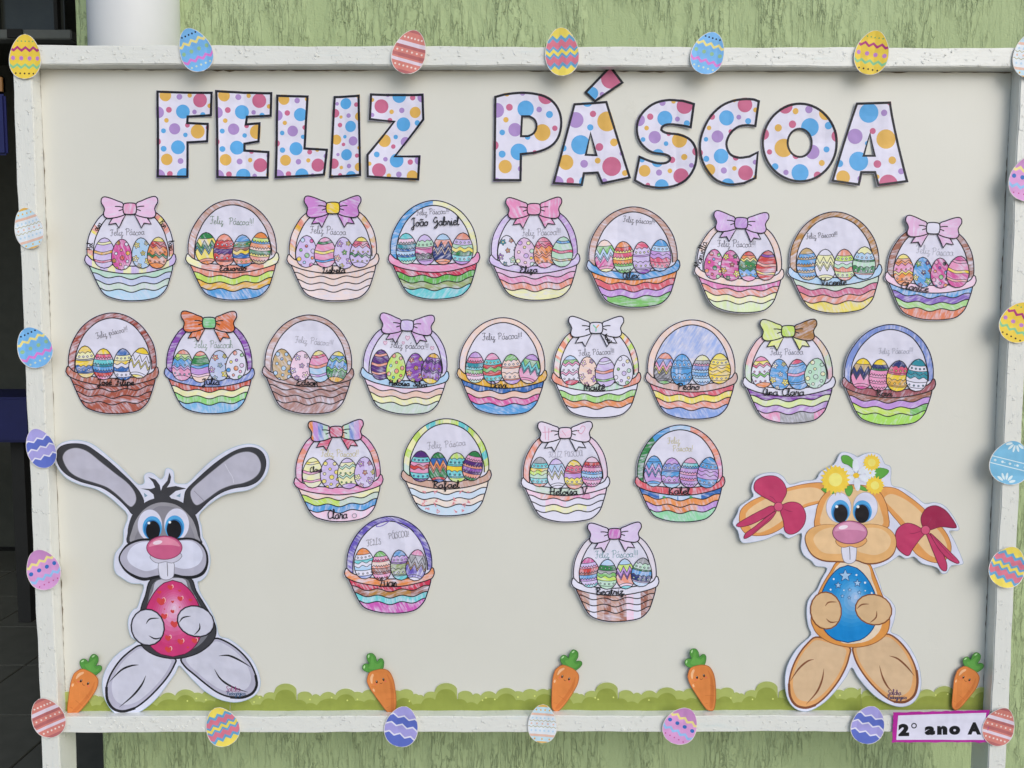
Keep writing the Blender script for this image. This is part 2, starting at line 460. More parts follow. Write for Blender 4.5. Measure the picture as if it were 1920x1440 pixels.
for i in range(40):
    sd_ = fl.choice((-1, 1)); flake(fl.uniform(-.926, -.902) if sd_ < 0 else fl.uniform(.898, .922), rel(fl.uniform(-.66, .62)), fl.uniform(.5, 1.6))
for i in range(26): flake(-.68+fl.uniform(-.12, .06), rel(fl.uniform(-.634, -.610)), fl.uniform(.8, 2.0))
for i in range(16): flake(fl.uniform(-.926, -.902), rel(-.56+fl.uniform(-.06, .06)), fl.uniform(.8, 2.2))
# dirt caught in the joint between panel and frame
gr_ = random.Random(21)
def grime(a, b, vert, fixed, wmax, sgn):
    n = 160; vs_ = []; fc = []
    for i in range(n+1):
        s = a+(b-a)*i/n; wd = wmax*(.15+.85*gr_.random()**2)*(.6+.4*math.sin(s*9)+.3*math.sin(s*31))
        wd = max(.0002, wd)
        for d in (0, wd*sgn): vs_.append((fixed+d, -.0006, s) if vert else (s, -.0006, fixed+d))
    for i in range(n): fc.append((2*i, 2*i+1, 2*i+3, 2*i+2))
    me = bpy.data.meshes.new('grime_line'); me.from_pydata(vs_, [], fc); me.materials.append(M['grime']); link('grime_line', me, brd)
grime(-.895, .891, False, rel(.6108), .0035, -1)
grime(rel(-.60), rel(.609), True, -.8964, .0022, 1)
grime(rel(-.60), rel(.609), True, .8924, .0022, -1)
grime(-.895, .891, False, rel(-.6048), .0010, 1)

# ------------------------------------------------------------------ handwriting (single-stroke letters: x-height 1, capitals 2)
GL = {
'a': (1.05, [[(.85,.85),(.5,1),(.12,.65),(.15,.2),(.5,0),(.8,.35),(.87,1),(.85,.25),(1.1,.05)]]),
'b': (.95, [[(0,.1),(.35,1.2),(.4,1.9),(.2,2),(.12,1.2),(.12,.15),(.45,0),(.75,.3),(.7,.8),(.45,.9),(.9,.9)]]),
'c': (.85, [[(.8,.85),(.5,1),(.12,.6),(.2,.15),(.55,0),(.9,.2)]]),
'd': (1.05, [[(.8,.85),(.45,1),(.12,.6),(.2,.1),(.5,0),(.8,.4),(.92,2),(.85,.3),(1.1,.05)]]),
'e': (.82, [[(.1,.4),(.6,.6),(.7,.9),(.45,1),(.15,.65),(.2,.15),(.5,0),(.9,.25)]]),
'f': (.75, [[(.1,.1),(.5,1.3),(.5,1.9),(.3,2),(.25,1),(.25,-.8),(.4,-.9),(.5,-.2),(.25,.1),(.8,.3)]]),
'g': (1.0, [[(.8,.85),(.45,1),(.12,.6),(.2,.1),(.5,0),(.8,.4),(.85,1),(.8,-.5),(.5,-.9),(.25,-.6),(1.05,.1)]]),
'h': (.95, [[(0,.1),(.35,1.2),(.4,1.9),(.2,2),(.15,0),(.3,.8),(.55,1),(.7,.7),(.68,.2),(.95,0)]]),
'i': (.55, [[(.05,.2),(.25,1),(.25,.2),(.4,0),(.6,.2)],[(.3,1.4),(.36,1.5)]]),
'l': (.6, [[(0,.1),(.4,1.2),(.45,1.9),(.25,2),(.2,1),(.25,.2),(.45,0),(.65,.2)]]),
'm': (1.15, [[(0,.1),(.15,1),(.2,0),(.3,.8),(.5,1),(.6,.7),(.6,0),(.7,.8),(.9,1),(1,.7),(1,.2),(1.2,0)]]),
'n': (.88, [[(0,.1),(.15,1),(.2,0),(.35,.8),(.55,1),(.68,.7),(.68,.2),(.9,0)]]),
'o': (.92, [[(.5,1),(.12,.7),(.15,.2),(.45,0),(.78,.3),(.78,.75),(.5,1),(.6,.85),(1,.9)]]),
'p': (.92, [[(0,.2),(.2,1),(.2,-1)],[(.2,.7),(.5,1),(.8,.7),(.7,.15),(.4,0),(.2,.2)]]),
'r': (.74, [[(0,.1),(.2,1.05),(.35,.85),(.6,.9),(.55,.2),(.8,0)]]),
's': (.72, [[(0,.05),(.4,1),(.55,.6),(.6,.2),(.35,0),(.15,.15),(.5,.05),(.8,.1)]]),
't': (.6, [[(.05,.2),(.3,1.6),(.25,.2),(.45,0),(.65,.2)],[(0,1.15),(.6,1.2)]]),
'u': (.95, [[(0,.8),(.12,1),(.15,.3),(.4,0),(.7,.3),(.78,1),(.78,.2),(1,0)]]),
'v': (.9, [[(0,.9),(.15,1),(.35,0),(.7,.9),(.95,.9)]]),
'x': (.85, [[(.05,.9),(.25,.9),(.55,.1),(.85,.1)],[(.8,1),(.1,0)]]),
'z': (.8, [[(.05,.9),(.6,.95),(.1,.1),(.55,.1),(.6,-.5),(.3,-.8),(.3,-.4),(.9,.15)]]),
'!': (.42, [[(.25,1.9),(.2,.5)],[(.18,.12),(.22,.02)]]), '.': (.4, [[(.15,.05),(.2,0)]]), ' ': (.8, []),
'A': (1.15, [[(.8,1.7),(.4,2),(.1,1),(.3,.1),(.7,.2),(.95,1.9),(.95,.2),(1.2,0)]]),
'B': (1.05, [[(.25,0),(.3,1.9)],[(0,1.7),(.5,2),(.9,1.6),(.35,1.05),(.95,.7),(.8,.1),(.25,0)]]),
'C': (1.0, [[(.95,1.7),(.6,2),(.1,1.2),(.2,.2),(.6,0),(1,.3)]]),
'D': (1.1, [[(.3,1.9),(.3,0)],[(0,1.8),(.6,2),(1.1,1.3),(.9,.3),(.3,0)]]),
'E': (1.0, [[(1,1.8),(.6,2),(.2,1.6),(.55,1.1),(.15,.7),(.1,.2),(.5,0),(1,.3)]]),
'F': (1.0, [[(0,1.7),(.3,2),(1.1,1.95)],[(.65,1.95),(.6,.3),(.35,0),(.05,.2)],[(.35,1),(.95,1.05)]]),
'G': (1.15, [[(.9,1.7),(.5,2),(.1,1.3),(.15,.9),(.5,.7),(.9,1.2),(.9,0),(.6,-.6),(.2,-.5),(1.1,.4)]]),
'H': (1.2, [[(.1,1.8),(.3,1.9),(.2,0)],[(1,2),(.9,0),(1.2,.1)],[(0,.9),(1.1,1.1)]]),
'I': (.9, [[(.8,1.9),(.45,2),(.3,1),(.1,0),(.5,.1),(.85,.2)]]),
'J': (1.0, [[(.1,1.6),(.5,2),(1,1.9)],[(.7,1.9),(.6,-.6),(.3,-.9),(.1,-.5),(.9,.2)]]),
'K': (1.05, [[(.2,1.9),(.2,0)],[(1,1.9),(.25,.9),(1.05,0)]]),
'L': (.95, [[(.2,1.4),(.5,2),(.6,1.6),(.4,.5),(.1,0),(.5,.1),(1,0)]]),
'M': (1.25, [[(0,0),(.2,1.9),(.6,.4),(1,1.9),(1.15,0)]]),
'P': (1.05, [[(.2,0),(.3,1.9)],[(-.1,1.6),(.3,2),(.9,1.9),(1,1.4),(.7,1.05),(.3,1)]]),
'R': (1.1, [[(.2,0),(.3,1.9)],[(-.1,1.6),(.3,2),(.9,1.8),(.8,1.2),(.35,1),(1.1,0)]]),
'S': (.95, [[(.9,1.7),(.6,2),(.3,1.6),(.8,.8),(.7,.1),(.3,0),(.1,.4)]]),
'V': (1.15, [[(0,1.8),(.2,2),(.5,0),(1,2),(1.2,1.8)]]),
'O': (1.1, [[(.5,2),(.1,1.2),(.2,.2),(.6,0),(1,.6),(.9,1.6),(.5,2)]]),
'Z': (1.0, [[(0,1.9),(.9,1.95),(.1,.1),(1,0)]]),
}
ACC = {'á': ('a', 1), 'é': ('e', 1), 'í': ('i', 1), 'ú': ('u', 1), 'ó': ('o', 1), 'Á': ('A', 1), 'ã': ('a', 2), 'ê': ('e', 3)}
def write(T, part, text, cx, cy, xh, wd, layer, col, ang=0.0, squeeze=1.0, jitter=.06, cols=None, path=None):
    adv = 0; items = []
    for ch in text:
        acc = 0
        if ch in ACC: ch, acc = ACC[ch]
        a, st = GL[ch]; items.append((adv, ch, st, acc)); adv += a
    r = random.Random(len(text)*31+int(cx*7)+int(cy*3)); ca, sa = math.cos(math.radians(ang)), math.sin(math.radians(ang))
    for q, (x0, ch, st, acc) in enumerate(items):
        dy = r.uniform(-jitter, jitter)*1.5; sc = 1+r.uniform(-jitter, jitter)*1.6
        sts = [s for s in st]
        top = 2.2 if ch.isupper() else 1.35
        if acc == 1: sts = sts+[[(.45, top), (.75, top+.45)]]
        if acc == 2: sts = sts+[[(.1, top), (.35, top+.25), (.55, top+.05), (.85, top+.25)]]
        if acc == 3: sts = sts+[[(.2, top), (.45, top+.35), (.75, top)]]
        for s in sts:
            pl = []
            for (x, y) in cr(s, 4, False):
                X = (x0+x*sc-adv/2)*squeeze*xh; Y = -(y*sc+dy)*xh
                pl.append((cx+X*ca-Y*sa, cy+X*sa+Y*ca))
            T.stroke(part, pl, wd, layer, cols[q % len(cols)] if cols else col)

# ------------------------------------------------------------------ decorated eggs
PAL = {'w': (214,212,230), 'r': (202,62,60), 'R': (160,72,58), 'o': (226,132,66), 'O': (222,168,52), 'y': (230,212,96), 'Y': (234,198,44),
 'l': (226,224,168), 'g': (116,184,96), 'G': (46,128,70), 'm': (174,212,186), 'M': (186,216,92), 't': (38,138,158), 'T': (96,196,204),
 'b': (78,152,216), 'B': (46,102,180), 'n': (34,52,116), 's': (164,198,230), 'p': (186,142,212), 'P': (134,70,172), 'v': (198,178,226),
 'V': (84,44,122), 'k': (224,142,184), 'K': (206,78,152), 'q': (230,194,216), 'c': (226,142,120), 'C': (230,200,188), 'e': (190,148,134),
 'E': (156,100,84), 'a': (158,158,164), 'A': (88,88,94), 'x': (26,24,28), 'h': (216,84,118), 'H': (204,52,82), 'u': (118,140,208), 'U': (96,80,180),
 'd': (190,160,110), 'D': (176,124,60), 'i': (184,196,228), 'j': (190,208,192), 'z': (150,166,110), 'S': (214,178,212)}
DENS = {}
def pc(k, a=.9): return rgb(*PAL[k], a)
INK = rgb(30, 30, 36); INK2 = rgb(66, 66, 76)
yy = np.linspace(-1, 1, 241); hw = np.sqrt(np.clip(1-yy**2, 0, 1))*(1+.17*yy-.03*yy**2); hw /= hw.max(); kmax = int(hw.argmax())
def egg_ext(x):
    x = min(abs(x), .9999)
    return float(np.interp(x, hw[:kmax+1], yy[:kmax+1])), float(np.interp(-x, -hw[kmax:], yy[kmax:]))
EGG_OUT = [(hw[i], yy[i]) for i in range(0, 241, 8)]+[(-hw[i], yy[i]) for i in range(232, 0, -8)]
def tri_wave(t): return 2*abs(2*(t-math.floor(t+.5)))-1
def bound(y, kind, x, amp, n, ph):
    c = .10*(1-x*x)
    if kind == 'c': return y+c
    if kind == 'l': return y
    if kind == 'u': return y-.22*(1-x*x)+.1
    if kind == 'z': return y+c+amp*tri_wave(x*n/2+ph)
    if kind == 'Z': return y+amp*tri_wave(x*n/2+ph)
    if kind == 'w': return y+amp*math.sin(x*n*math.pi/2+ph)
    if kind == 's': return y+c-amp*abs(math.sin((x*n+ph)*math.pi/2))
PATS = {
 'W': [(-.74,'w',.06,2,2.2),(-.58,'w',.06,2,2.2),(-.12,'w',.07,2,2.2),(.06,'w',.07,2,2.2),(.46,'w',.06,2,2.2),(.60,'w',.06,2,2.2)],
 'N': [(-.80,'c',0,0,0),(-.52,'Z',.09,3,.25),(-.36,'Z',.09,3,.25),(.10,'Z',.09,3,.25),(.26,'Z',.09,3,.25),(.76,'u',0,0,0)],
 'V': [(-.70,'c',0,0,0),(-.30,'Z',.22,3,.25),(.02,'Z',.22,3,.25),(.18,'Z',.22,3,.25),(.74,'u',0,0,0),(.90,'u',0,0,0)],
 'S': [(-.62,'s',.10,4,0),(-.26,'c',0,0,0),(-.16,'c',0,0,0),(.22,'s',.10,4,0),(.54,'c',0,0,0),(.62,'c',0,0,0)],
 'Y': [(-.72,'c',0,0,0),(-.48,'z',.06,8,0),(-.36,'c',0,0,0),(-.08,'z',.06,8,0),(.08,'c',0,0,0),(.32,'z',.06,8,0),(.46,'c',0,0,0),(.70,'z',.06,8,0)],
 'U': [(-.66,'c',0,0,0),(-.32,'c',0,0,0),(-.06,'w',.06,5,0),(.18,'w',.06,5,0),(.36,'c',0,0,0),(.70,'c',0,0,0)],
}
ROWS = {'N': [(-.12, 4, .075), (.48, 4, .075)], 'S': [(-.42, 4, .085), (.40, 4, .085)], 'U': [(-.48, 4, .075), (.56, 4, .075)]}
def egg(T, part, place, pat, cols, layer, mat='crayon', dots='w', lw=1.2, line=True, seed=0, dense=.9):
    """place maps egg coordinates (-1..1) to the thing's coordinates"""
    r = random.Random(seed)
    out = [place(p) for p in EGG_OUT]
    NC = 34
    xs = [-.9995+1.999*i/NC for i in range(NC+1)]
    def col(k, i): return pc(k, min(1.1, dense+(r.uniform(-.14, .1))))
    if pat in 'DF':
        T.fill(part, out, layer, col(cols[0], 0), mat)
        reg = [[p for p in t] for t in tri_polys([(a, b) for a, b in EGG_OUT])]
        spots = [(-.35,-.72,.2),(.42,-.62,.17),(-.05,-.32,.13),(-.55,-.08,.14),(.6,-.05,.2),(.05,.22,.22),(-.72,.45,.2),(.55,.42,.14),(-.12,.68,.13),(.5,.82,.2),(-.5,.86,.14)]
        fl_ = [(-.38,-.55,.32),(.48,-.62,.24),(.08,-.02,.26),(-.72,.32,.34),(.82,-.08,.28),(.5,.55,.36),(-.35,.82,.26)]
        for i, (x, y, s) in enumerate(spots if pat == 'D' else fl_):
            k = cols[1+i % (len(cols)-1)]; x += r.uniform(-.06, .06); y += r.uniform(-.05, .05); ry = s*.68
            if pat == 'D':
                sh = ell(x, y, s, ry, 14); inside = (x*x+y*y) < .55
                for g in reg:
                    c = clip(g, sh)
                    if c: T.poly(part, [place(p) for p in c], layer+1, col(k, i), mat)
                pl = [place(p) for p in sh if abs(p[0]) < np.interp(p[1], yy, hw)]
                if len(pl) == len(sh): T.stroke(part, pl, lw*.9, layer+2, INK2, True)
                elif len(pl) > 3:
                    # keep the visible arc in order
                    okf = [abs(p[0]) < np.interp(p[1], yy, hw) for p in sh]
                    st = next(j for j in range(len(sh)) if okf[j] and not okf[j-1]); arc = []
                    for j in range(len(sh)):
                        if not okf[(st+j) % len(sh)]: break
                        arc.append(place(sh[(st+j) % len(sh)]))
                    T.stroke(part, arc, lw*.9, layer+2, INK2)
            else:
                a0 = r.uniform(0, 6)
                pet = [(x+math.cos(a0+a)*s*(.78+.22*math.cos(5*a)), y+math.sin(a0+a)*ry*(.78+.22*math.cos(5*a))) for a in [6.2832*j/30 for j in range(30)]]
                ins = [abs(p[0]) < np.interp(min(1, max(-1, p[1])), yy, hw)*.99 for p in pet]
                q = [p if ok else (math.copysign(np.interp(min(1, max(-1, p[1])), yy, hw)*.985, p[0]), min(.97, max(-.97, p[1]))) for p, ok in zip(pet, ins)]
                T.fill(part, [place(p) for p in q], layer+1, col(k, i), mat)
                T.stroke(part, [place(p) for p in q], lw*.85, layer+2, INK2, True)
                if abs(x) < np.interp(min(1, max(-1, y)), yy, hw)-.05:
                    cc = ell(x, y, s*.3, ry*.3, 10); T.fill(part, [place(p) for p in cc], layer+3, col(dots if dots != 'w' else 'l', i), mat)
                    T.stroke(part, [place(p) for p in cc], lw*.7, layer+3.5, INK2, True)
    else:
        bs = PATS[pat] if isinstance(pat, str) else pat
        cl = list(cols); nb = len(bs)+1
        while len(cl) < nb: cl += cl[:nb-len(cl)]
        cc = [col(k, i) if mat == 'crayon' else pc(k) if isinstance(k, str) else k for i, k in enumerate(cl)]
        prev = None
        for x in xs:
            yt, yb = egg_ext(x); ys = [yt]
            for (y, kd, am, n, ph) in bs: ys.append(min(yb, max(ys[-1], bound(y, kd, x, am, n, ph))))
            ys.append(yb)
            if prev is not None:
                for i in range(nb):
                    if prev[1][i+1]-prev[1][i] > 1e-4 or ys[i+1]-ys[i] > 1e-4:
                        T.poly(part, [place((prev[0], prev[1][i])), place((x, ys[i])), place((x, ys[i+1])), place((prev[0], prev[1][i+1]))], layer, cc[i], mat)
            prev = (x, ys)
        if line:
            for (y, kd, am, n, ph) in bs:
                pl = []
                for i in range(61):
                    x = -1+2*i/60; q = bound(y, kd, x, am, n, ph); yt, yb = egg_ext(x)
                    if yt <= q <= yb: pl.append(place((x, q)))
                T.stroke(part, pl, lw, layer+1, INK2)
        if isinstance(pat, str):
            for (y, n, rad) in ROWS.get(pat, []):
                wv = np.interp(y, yy, hw)
                for i in range(n):
                    x = (-.72+1.44*i/(n-1))*wv; c = ell(x, bound(y, 'c', x, 0, 0, 0), rad, rad*.68, 10)
                    T.fill(part, [place(p) for p in c], layer+1.5, pc(dots, .95), mat); T.stroke(part, [place(p) for p in c], lw*.9, layer+2, INK2, True)
    if line: T.stroke(part, out, lw*1.25, layer+4, INK, True)

# ------------------------------------------------------------------ coloured-in basket drawings
TO = cr([(-415,-30),(-416,-130),(-398,-230),(-358,-320),(-288,-420),(-198,-495),(-98,-540),(0,-557),(103,-542),(203,-495),(293,-420),(363,-320),(398,-230),(415,-130),(415,-40)], 4, False)
TI = cr([(-355,0),(-357,-90),(-342,-190),(-307,-280),(-257,-365),(-177,-445),(-97,-490),(0,-510),(98,-493),(193,-445),(263,-370),(318,-280),(348,-190),(370,-100),(372,-30)], 4, False)
RT = cr([(-439,0),(-432,-35),(-417,-52),(-395,-30),(-357,0),(-247,35),(-120,52),(0,58),(110,54),(203,45),(300,25),(353,10),(390,-15),(412,-52),(432,-45),(441,-5)], 4, False)
RB = cr([(441,-5),(430,28),(403,55),(303,90),(153,122),(0,132),(-147,120),(-297,90),(-407,45),(-439,0)], 4, False)
BOWL = cr([(-400,48),(-372,110),(-337,190),(-297,270),(-247,330),(-167,365),(-67,386),(23,390),(123,385),(233,365),(293,330),(343,270),(373,190),(398,110),(410,50)], 4, False)
def wave(k, x):
    t = x/400.0
    return 120+62*k+52*(1-t*t)+13*math.cos(2*math.pi*(x-3)/230)
LOOPL = cr([(-63,-540),(-115,-565),(-175,-590),(-235,-605),(-265,-590),(-270,-550),(-250,-515),(-240,-485),(-250,-445),(-240,-415),(-205,-400),(-145,-405),(-85,-420),(-35,-445),(-60,-465)], 3)
LOOPR = [(-x, y) for x, y in LOOPL]
TAILL = [(-40,-438),(-72,-380),(-107,-308),(-135,-352),(-203,-342),(-182,-378),(-165,-400),(-85,-420)]
TAILR = [(-x, y) for x, y in TAILL]
KNOT = cr([(-62,-520),(-50,-540),(0,-546),(50,-540),(62,-520),(65,-490),(60,-455),(45,-440),(0,-436),(-45,-440),(-60,-455),(-65,-490)], 3)
PAPER_O = [(x*1.012, y) for x, y in TO]
def basket(LP, RP, label, handle, rim, stripes, eggs, bow=None, greet=None, names=(), dy=0, extra=None, dens=.84):
    T = Thing('basket_drawing', label, 'drawing', 'coloured basket drawings pinned on the board', height=.0016, curl=.0042)
    cx, cy = (LP[0]+RP[0])/2, (LP[1]+RP[1])/2
    s = math.hypot(RP[0]-LP[0], RP[1]-LP[1])/880.0; an = math.atan2(RP[1]-LP[1], RP[0]-LP[0]); ca, sa = math.cos(an)*s, math.sin(an)*s
    T.tf = lambda p: (cx+p[0]*ca-p[1]*sa, cy+p[0]*sa+p[1]*ca)
    px = 1/s
    rnd = random.Random(int(cx+cy)); sd0 = int(cx*3+cy)
    def col(k, a=None):
        if isinstance(k, tuple): return rgb(*k, dens if a is None else a)
        return pc(k, (dens if a is None else a)+rnd.uniform(-.16, .08))
    TOx, TIx = TO, TI
    if bow:
        sq = lambda q: (q[0], q[1] if q[1] > -400 else -400+(q[1]+400)*.85)
        TOx, TIx = [sq(q) for q in TO], [sq(q) for q in TI]
    # paper, cut a hair outside the printed line
    m = px*1.6
    def grow(pts, c=(0, -90)):
        o = []
        for x, y in pts:
            d = math.hypot(x-c[0], y-c[1]); o.append((x+(x-c[0])/d*m, y+(y-c[1])/d*m))
        return o
    ring = [p for p in TOx if p[1] < -58]
    rt = [(415, -52), (432, -45), (441, -5), (430, 28), (405, 52)]
    lt = [(-403, 48), (-430, 25), (-439, 0), (-432, -35), (-417, -52)]
    T.fill('paper', grow(ring+rt+BOWL[::-1]+lt), 0, PAPER)
    if bow:
        bo = [p for p in LOOPL if p[1] < -395]
        T.fill('paper', grow(LOOPL, (-150, -490)), -0.6, PAPER); T.fill('paper', grow(LOOPR, (150, -490)), -0.6, PAPER); T.fill('paper', grow(KNOT, (0, -490)), -.9, PAPER)
    # handle
    nh = len(TO); kc = [col(k) for k in handle]
    for i in range(nh-1):
        T.poly('handle', [TOx[i], TOx[i+1], TIx[i+1], TIx[i]], 1, kc[min(len(kc)-1, int(i*len(kc)/(nh-1)))], 'crayon')
    T.stroke('handle', TOx, 2.0*px, 2, INK); T.stroke('handle', TIx, 2.0*px, 2, INK)
    # bowl stripes
    xs = np.linspace(-404, 412, 69)
    bx = [p[0] for p in BOWL]; by = [p[1] for p in BOWL]
    rbx = [p[0] for p in RB][::-1]; rby = [p[1] for p in RB][::-1]
    st = [[(col(q)) for q in (k if isinstance(k, list) else [k])] for k in stripes]
    prev = None
    for x in xs:
        yb = float(np.interp(x, bx, by)); yt = min(yb, float(np.interp(x, rbx, rby))-6)
        ys = [yt]
        for k in range(3): ys.append(min(yb, max(ys[-1], wave(k, x))))
        ys.append(yb)
        if prev:
            for i in range(4):
                if prev[1][i+1]-prev[1][i] > .01 or ys[i+1]-ys[i] > .01:
                    c = st[i][min(len(st[i])-1, int((x+404)/817*len(st[i])))]
                    T.poly('stripe#%d' % i, [(prev[0], prev[1][i]), (x, ys[i]), (x, ys[i+1]), (prev[0], prev[1][i+1])], 1, c, 'crayon')
        prev = (x, ys)
    for k in range(3):
        pl = [(x, wave(k, x)) for x in np.linspace(-404, 412, 90) if wave(k, x) < np.interp(x, bx, by)]
        T.stroke('stripe#%d' % k, pl, 1.9*px, 2, INK)
    T.stroke('stripe#3', BOWL, 2.1*px, 2.5, INK)
    # rim
    rc = [col(q) for q in (rim if isinstance(rim, list) else [rim])]
    if len(rc) == 1: T.fill('rim', RT+RB[1:-1], 3, rc[0], 'crayon')
    else:
        tp = tri_polys(RT+RB[1:-1]); n = len(rc)
        for i in range(n):
            a, b = -445+890*i/n, -445+890*(i+1)/n
            T.clipped('rim', [(a, -80), (b, -80), (b, 160), (a, 160)], tp, 3, rc[i], 'crayon')
    T.stroke('rim', RT+RB[1:-1], 2.0*px, 4, INK, True)
    # eggs
    base = [(-252, -98), (-82, -82), (98, -80), (268, -94)]
    for i, (pt, cl, *rest) in enumerate(eggs):
        dt = rest[0] if rest else 'w'
        ex, ey = base[i]; ex += rnd.uniform(-10, 10); ey += rnd.uniform(-10, 8)+dy
        ew, eh = 100+rnd.uniform(-5, 7), 150+rnd.uniform(-5, 4)
        rt_ = math.radians(rnd.uniform(-5, 5)+(6 if i == 3 else -2)); ce, se = math.cos(rt_), math.sin(rt_)
        pl = lambda p, ex=ex, ey=ey, ew=ew, eh=eh, ce=ce, se=se: (ex+p[0]*ew*ce-p[1]*eh*se, ey+p[0]*ew*se+p[1]*eh*ce)
        egg(T, 'egg#%d' % i, pl, pt, cl, 6+i*5, dots=dt, lw=1.15*px, seed=sd0+i, dense=dens+.02)
    if bow:
        lo, kn, ta = bow
        for nm, sh, c in (('ribbon_tail#0', TAILL, ta), ('ribbon_tail#1', TAILR, ta)):
            T.fill('bow/'+nm, sh, 27, col(c), 'crayon'); T.stroke('bow/'+nm, sh, 2.0*px, 28, INK, True)
        los = lo if isinstance(lo, list) else [lo, lo]
        for q, (nm, sh) in enumerate((('bow_loop#0', LOOPL), ('bow_loop#1', LOOPR))):
            c = los[q]
            if isinstance(c, list):
                tp = tri_polys(sh); n = len(c)
                for j in range(n):
                    a = -275+245*j/n if q == 0 else 30+245*j/n; b = a+245/n
                    T.clipped('bow/'+nm, [(a, -620), (b, -620), (b, -380), (a, -380)], tp, 29, col(c[j]), 'crayon')
            else: T.fill('bow/'+nm, sh, 29, col(c), 'crayon')
            T.stroke('bow/'+nm, sh, 2.1*px, 30, INK, True)
            g = -1 if q == 0 else 1
            T.stroke('bow/'+nm, cr([(g*62, -503), (g*100, -512), (g*140, -513)], 3, False), 1.9*px, 31, INK)
            T.stroke('bow/'+nm, cr([(g*62, -485), (g*85, -478), (g*106, -470)], 3, False), 1.9*px, 31, INK)
        T.fill('bow', KNOT, 32, col(kn), 'crayon'); T.stroke('bow', KNOT, 2.1*px, 33, INK, True)
    if greet:
        txt, gx, gy, gs, gcol, gang = greet
        for j, (tt, ox, oy) in enumerate(txt if isinstance(txt, list) else [(txt, 0, 0)]):
            write(T, 'greeting_text#%d' % j, tt, gx+ox, gy+oy, gs, 1.05*px, 5, rgb(*gcol), gang)
    for nk_, (txt, nx, ny, ns, nang) in enumerate(names):
        write(T, 'name_text#%d' % nk_, txt, nx, ny, ns*(1.0 if ns >= 40 else .92), 1.8*px, 36, rgb(24, 22, 26), nang, squeeze=1.05 if ns >= 40 else 1.45, jitter=.03)
    if extra: extra(T, px)
    # the bow's own mesh must exist before its loops hang from it
    if 'bow' in T.parts:
        i = T.parts.index('bow'); old = T.parts[:]
        order = sorted(range(len(old)), key=lambda k: (1 if '/' in old[k] else 0, k)); mp = {k: n for n, k in enumerate(order)}
        T.parts = [old[k] for k in order]; T.info = [(mp[a], b, c) for a, b, c in T.info]
    return T.finish()
PEN = (128, 126, 138); FP = 'Feliz Páscoa'
def hearts(cols, spots):
    def f(T, px):
        for x, y, s in spots:
            h = cr([(x, y+s), (x-s*.8, y), (x-s*.5, y-s*.7), (x, y-s*.3), (x+s*.5, y-s*.7), (x+s*.8, y)], 3)
            T.stroke('pencil_heart#%d' % int(x+y*3), h, 1.0*px, 5, rgb(*cols), True); T.fill('pencil_heart#%d' % int(x+y*3), h, 4.6, rgb(226, 190, 212, .7), 'crayon')
    return f
def ex_handle_names(items):
    def f(T, px):
        for q, (t, x, y, s, a) in enumerate(items): write(T, 'name_text#%d' % (9+q), t, x, y, s, 1.35*px, 5, rgb(24, 22, 26), a, jitter=.03)
    return f
# ---- top row, left to right
basket((160,488.5),(332,487), 'basket drawing with pale pink bow and pale blue bowl, leftmost in top row',
  'ycwwwycwwwcyywwyycwwwcyccwwwccy', ['v','l','v','l','v','l','v','l','v','v','l','v'], [(174,212,192),(186,196,228),(192,212,200),(172,206,232)],
  [('W','vlvOvhv'),('D','KDwcwOr','w'),('F','syly'),('N','yrroGooy','o')], ((226,184,218),'k',(226,184,218)), (FP,-30,-238,32,PEN,-1), (),
  dy=22, extra=ex_handle_names([('Hel',-366,-130,27,-84),('oisa',-296,-312,25,-52),('Bar',300,-326,27,52),('bosa',374,-130,26,82)]))
basket((349.5,486.5),(523.6,484.6), 'basket drawing with brown handle and orange, lime and blue bowl, second in top row',
  'e', ['l','c','c','c','c','l'], ['c','M','O','b'],
  [('V','GyGtyco'),('S','crrVrRc'),('U','bGEYBcb','y'),('Y','oMboCGycdG')], None, ([('Feliz',-135,0),('Páscoa!!!',98,10)],-10,-330,34,(122,142,128),3), [('Eduardo',8,112,28,0)])
basket((538.7,487.5),(712,487), 'basket drawing with mauve bow, yellow knot, peach bowl and orange patched handle',
  'COcCCOcCCOcCCCCCCCCOcCCOcCC', ['C','C','C','C','C'], ['C',(228,204,196),(226,206,204),(228,208,206)],
  [('D','vsKrgvgYo'),('W','kGkykbk'),('F','vpygcg'),('N','yhhvGvv','y')], ((200,128,204),'Y',(200,128,204)), (FP,-50,-245,34,PEN,4), [('Lisbela',8,124,30,0)], dy=18)
basket((728,486.5),(899.7,483.6), 'basket drawing with half blue, half yellow handle and a crimson, green and turquoise bowl',
  'bbbbbbbbbbbbllllllllllll', 'k', ['H',(96,176,74),'z','T'],
  [('Y','TqatBsBTmpT'),('S','vmkKxvp','m'),('V','scnCnocu'),('U','cvmyGTp','w')], None, ([('Feliz',-110,0),('Páscoa!!!',60,-6)],0,-420,28,PEN,0),
  [('João',-130,-315,40,0),('Gabriel',125,-318,40,0)])
basket((917,488.5),(1087,486.5), 'basket drawing with pink bow, lilac handle and rim, and pink to cream bowl',
  'vp', 'v', ['S','k','c','l'], [('F','wtcoPpm'),('D','SplyCm','y'),('N','hhhocok','o'),('W','mbmhmdm')],
  ((224,136,184),'k',(224,136,184)), ([(FP+'!!!',0,0)],70,-238,33,(150,148,162),-2), [('Eliza',-55,122,32,0)], dy=14)
basket((1099,499.4),(1273.7,498.4), 'basket drawing with grey brown handle, bright blue rim and orange, red and purple bowl',
  'e', 'b', ['o',(214,92,110),'p',['p','g','g','g','g']], [('V','CgssKkl'),('Y','oryhyogmgk'),('S','hvpvvvP','l'),('U','bspphh','w')],
  None, ('Feliz páscoa!!!',60,-405,27,PEN,5), [('Alex',-20,118,34,0)])
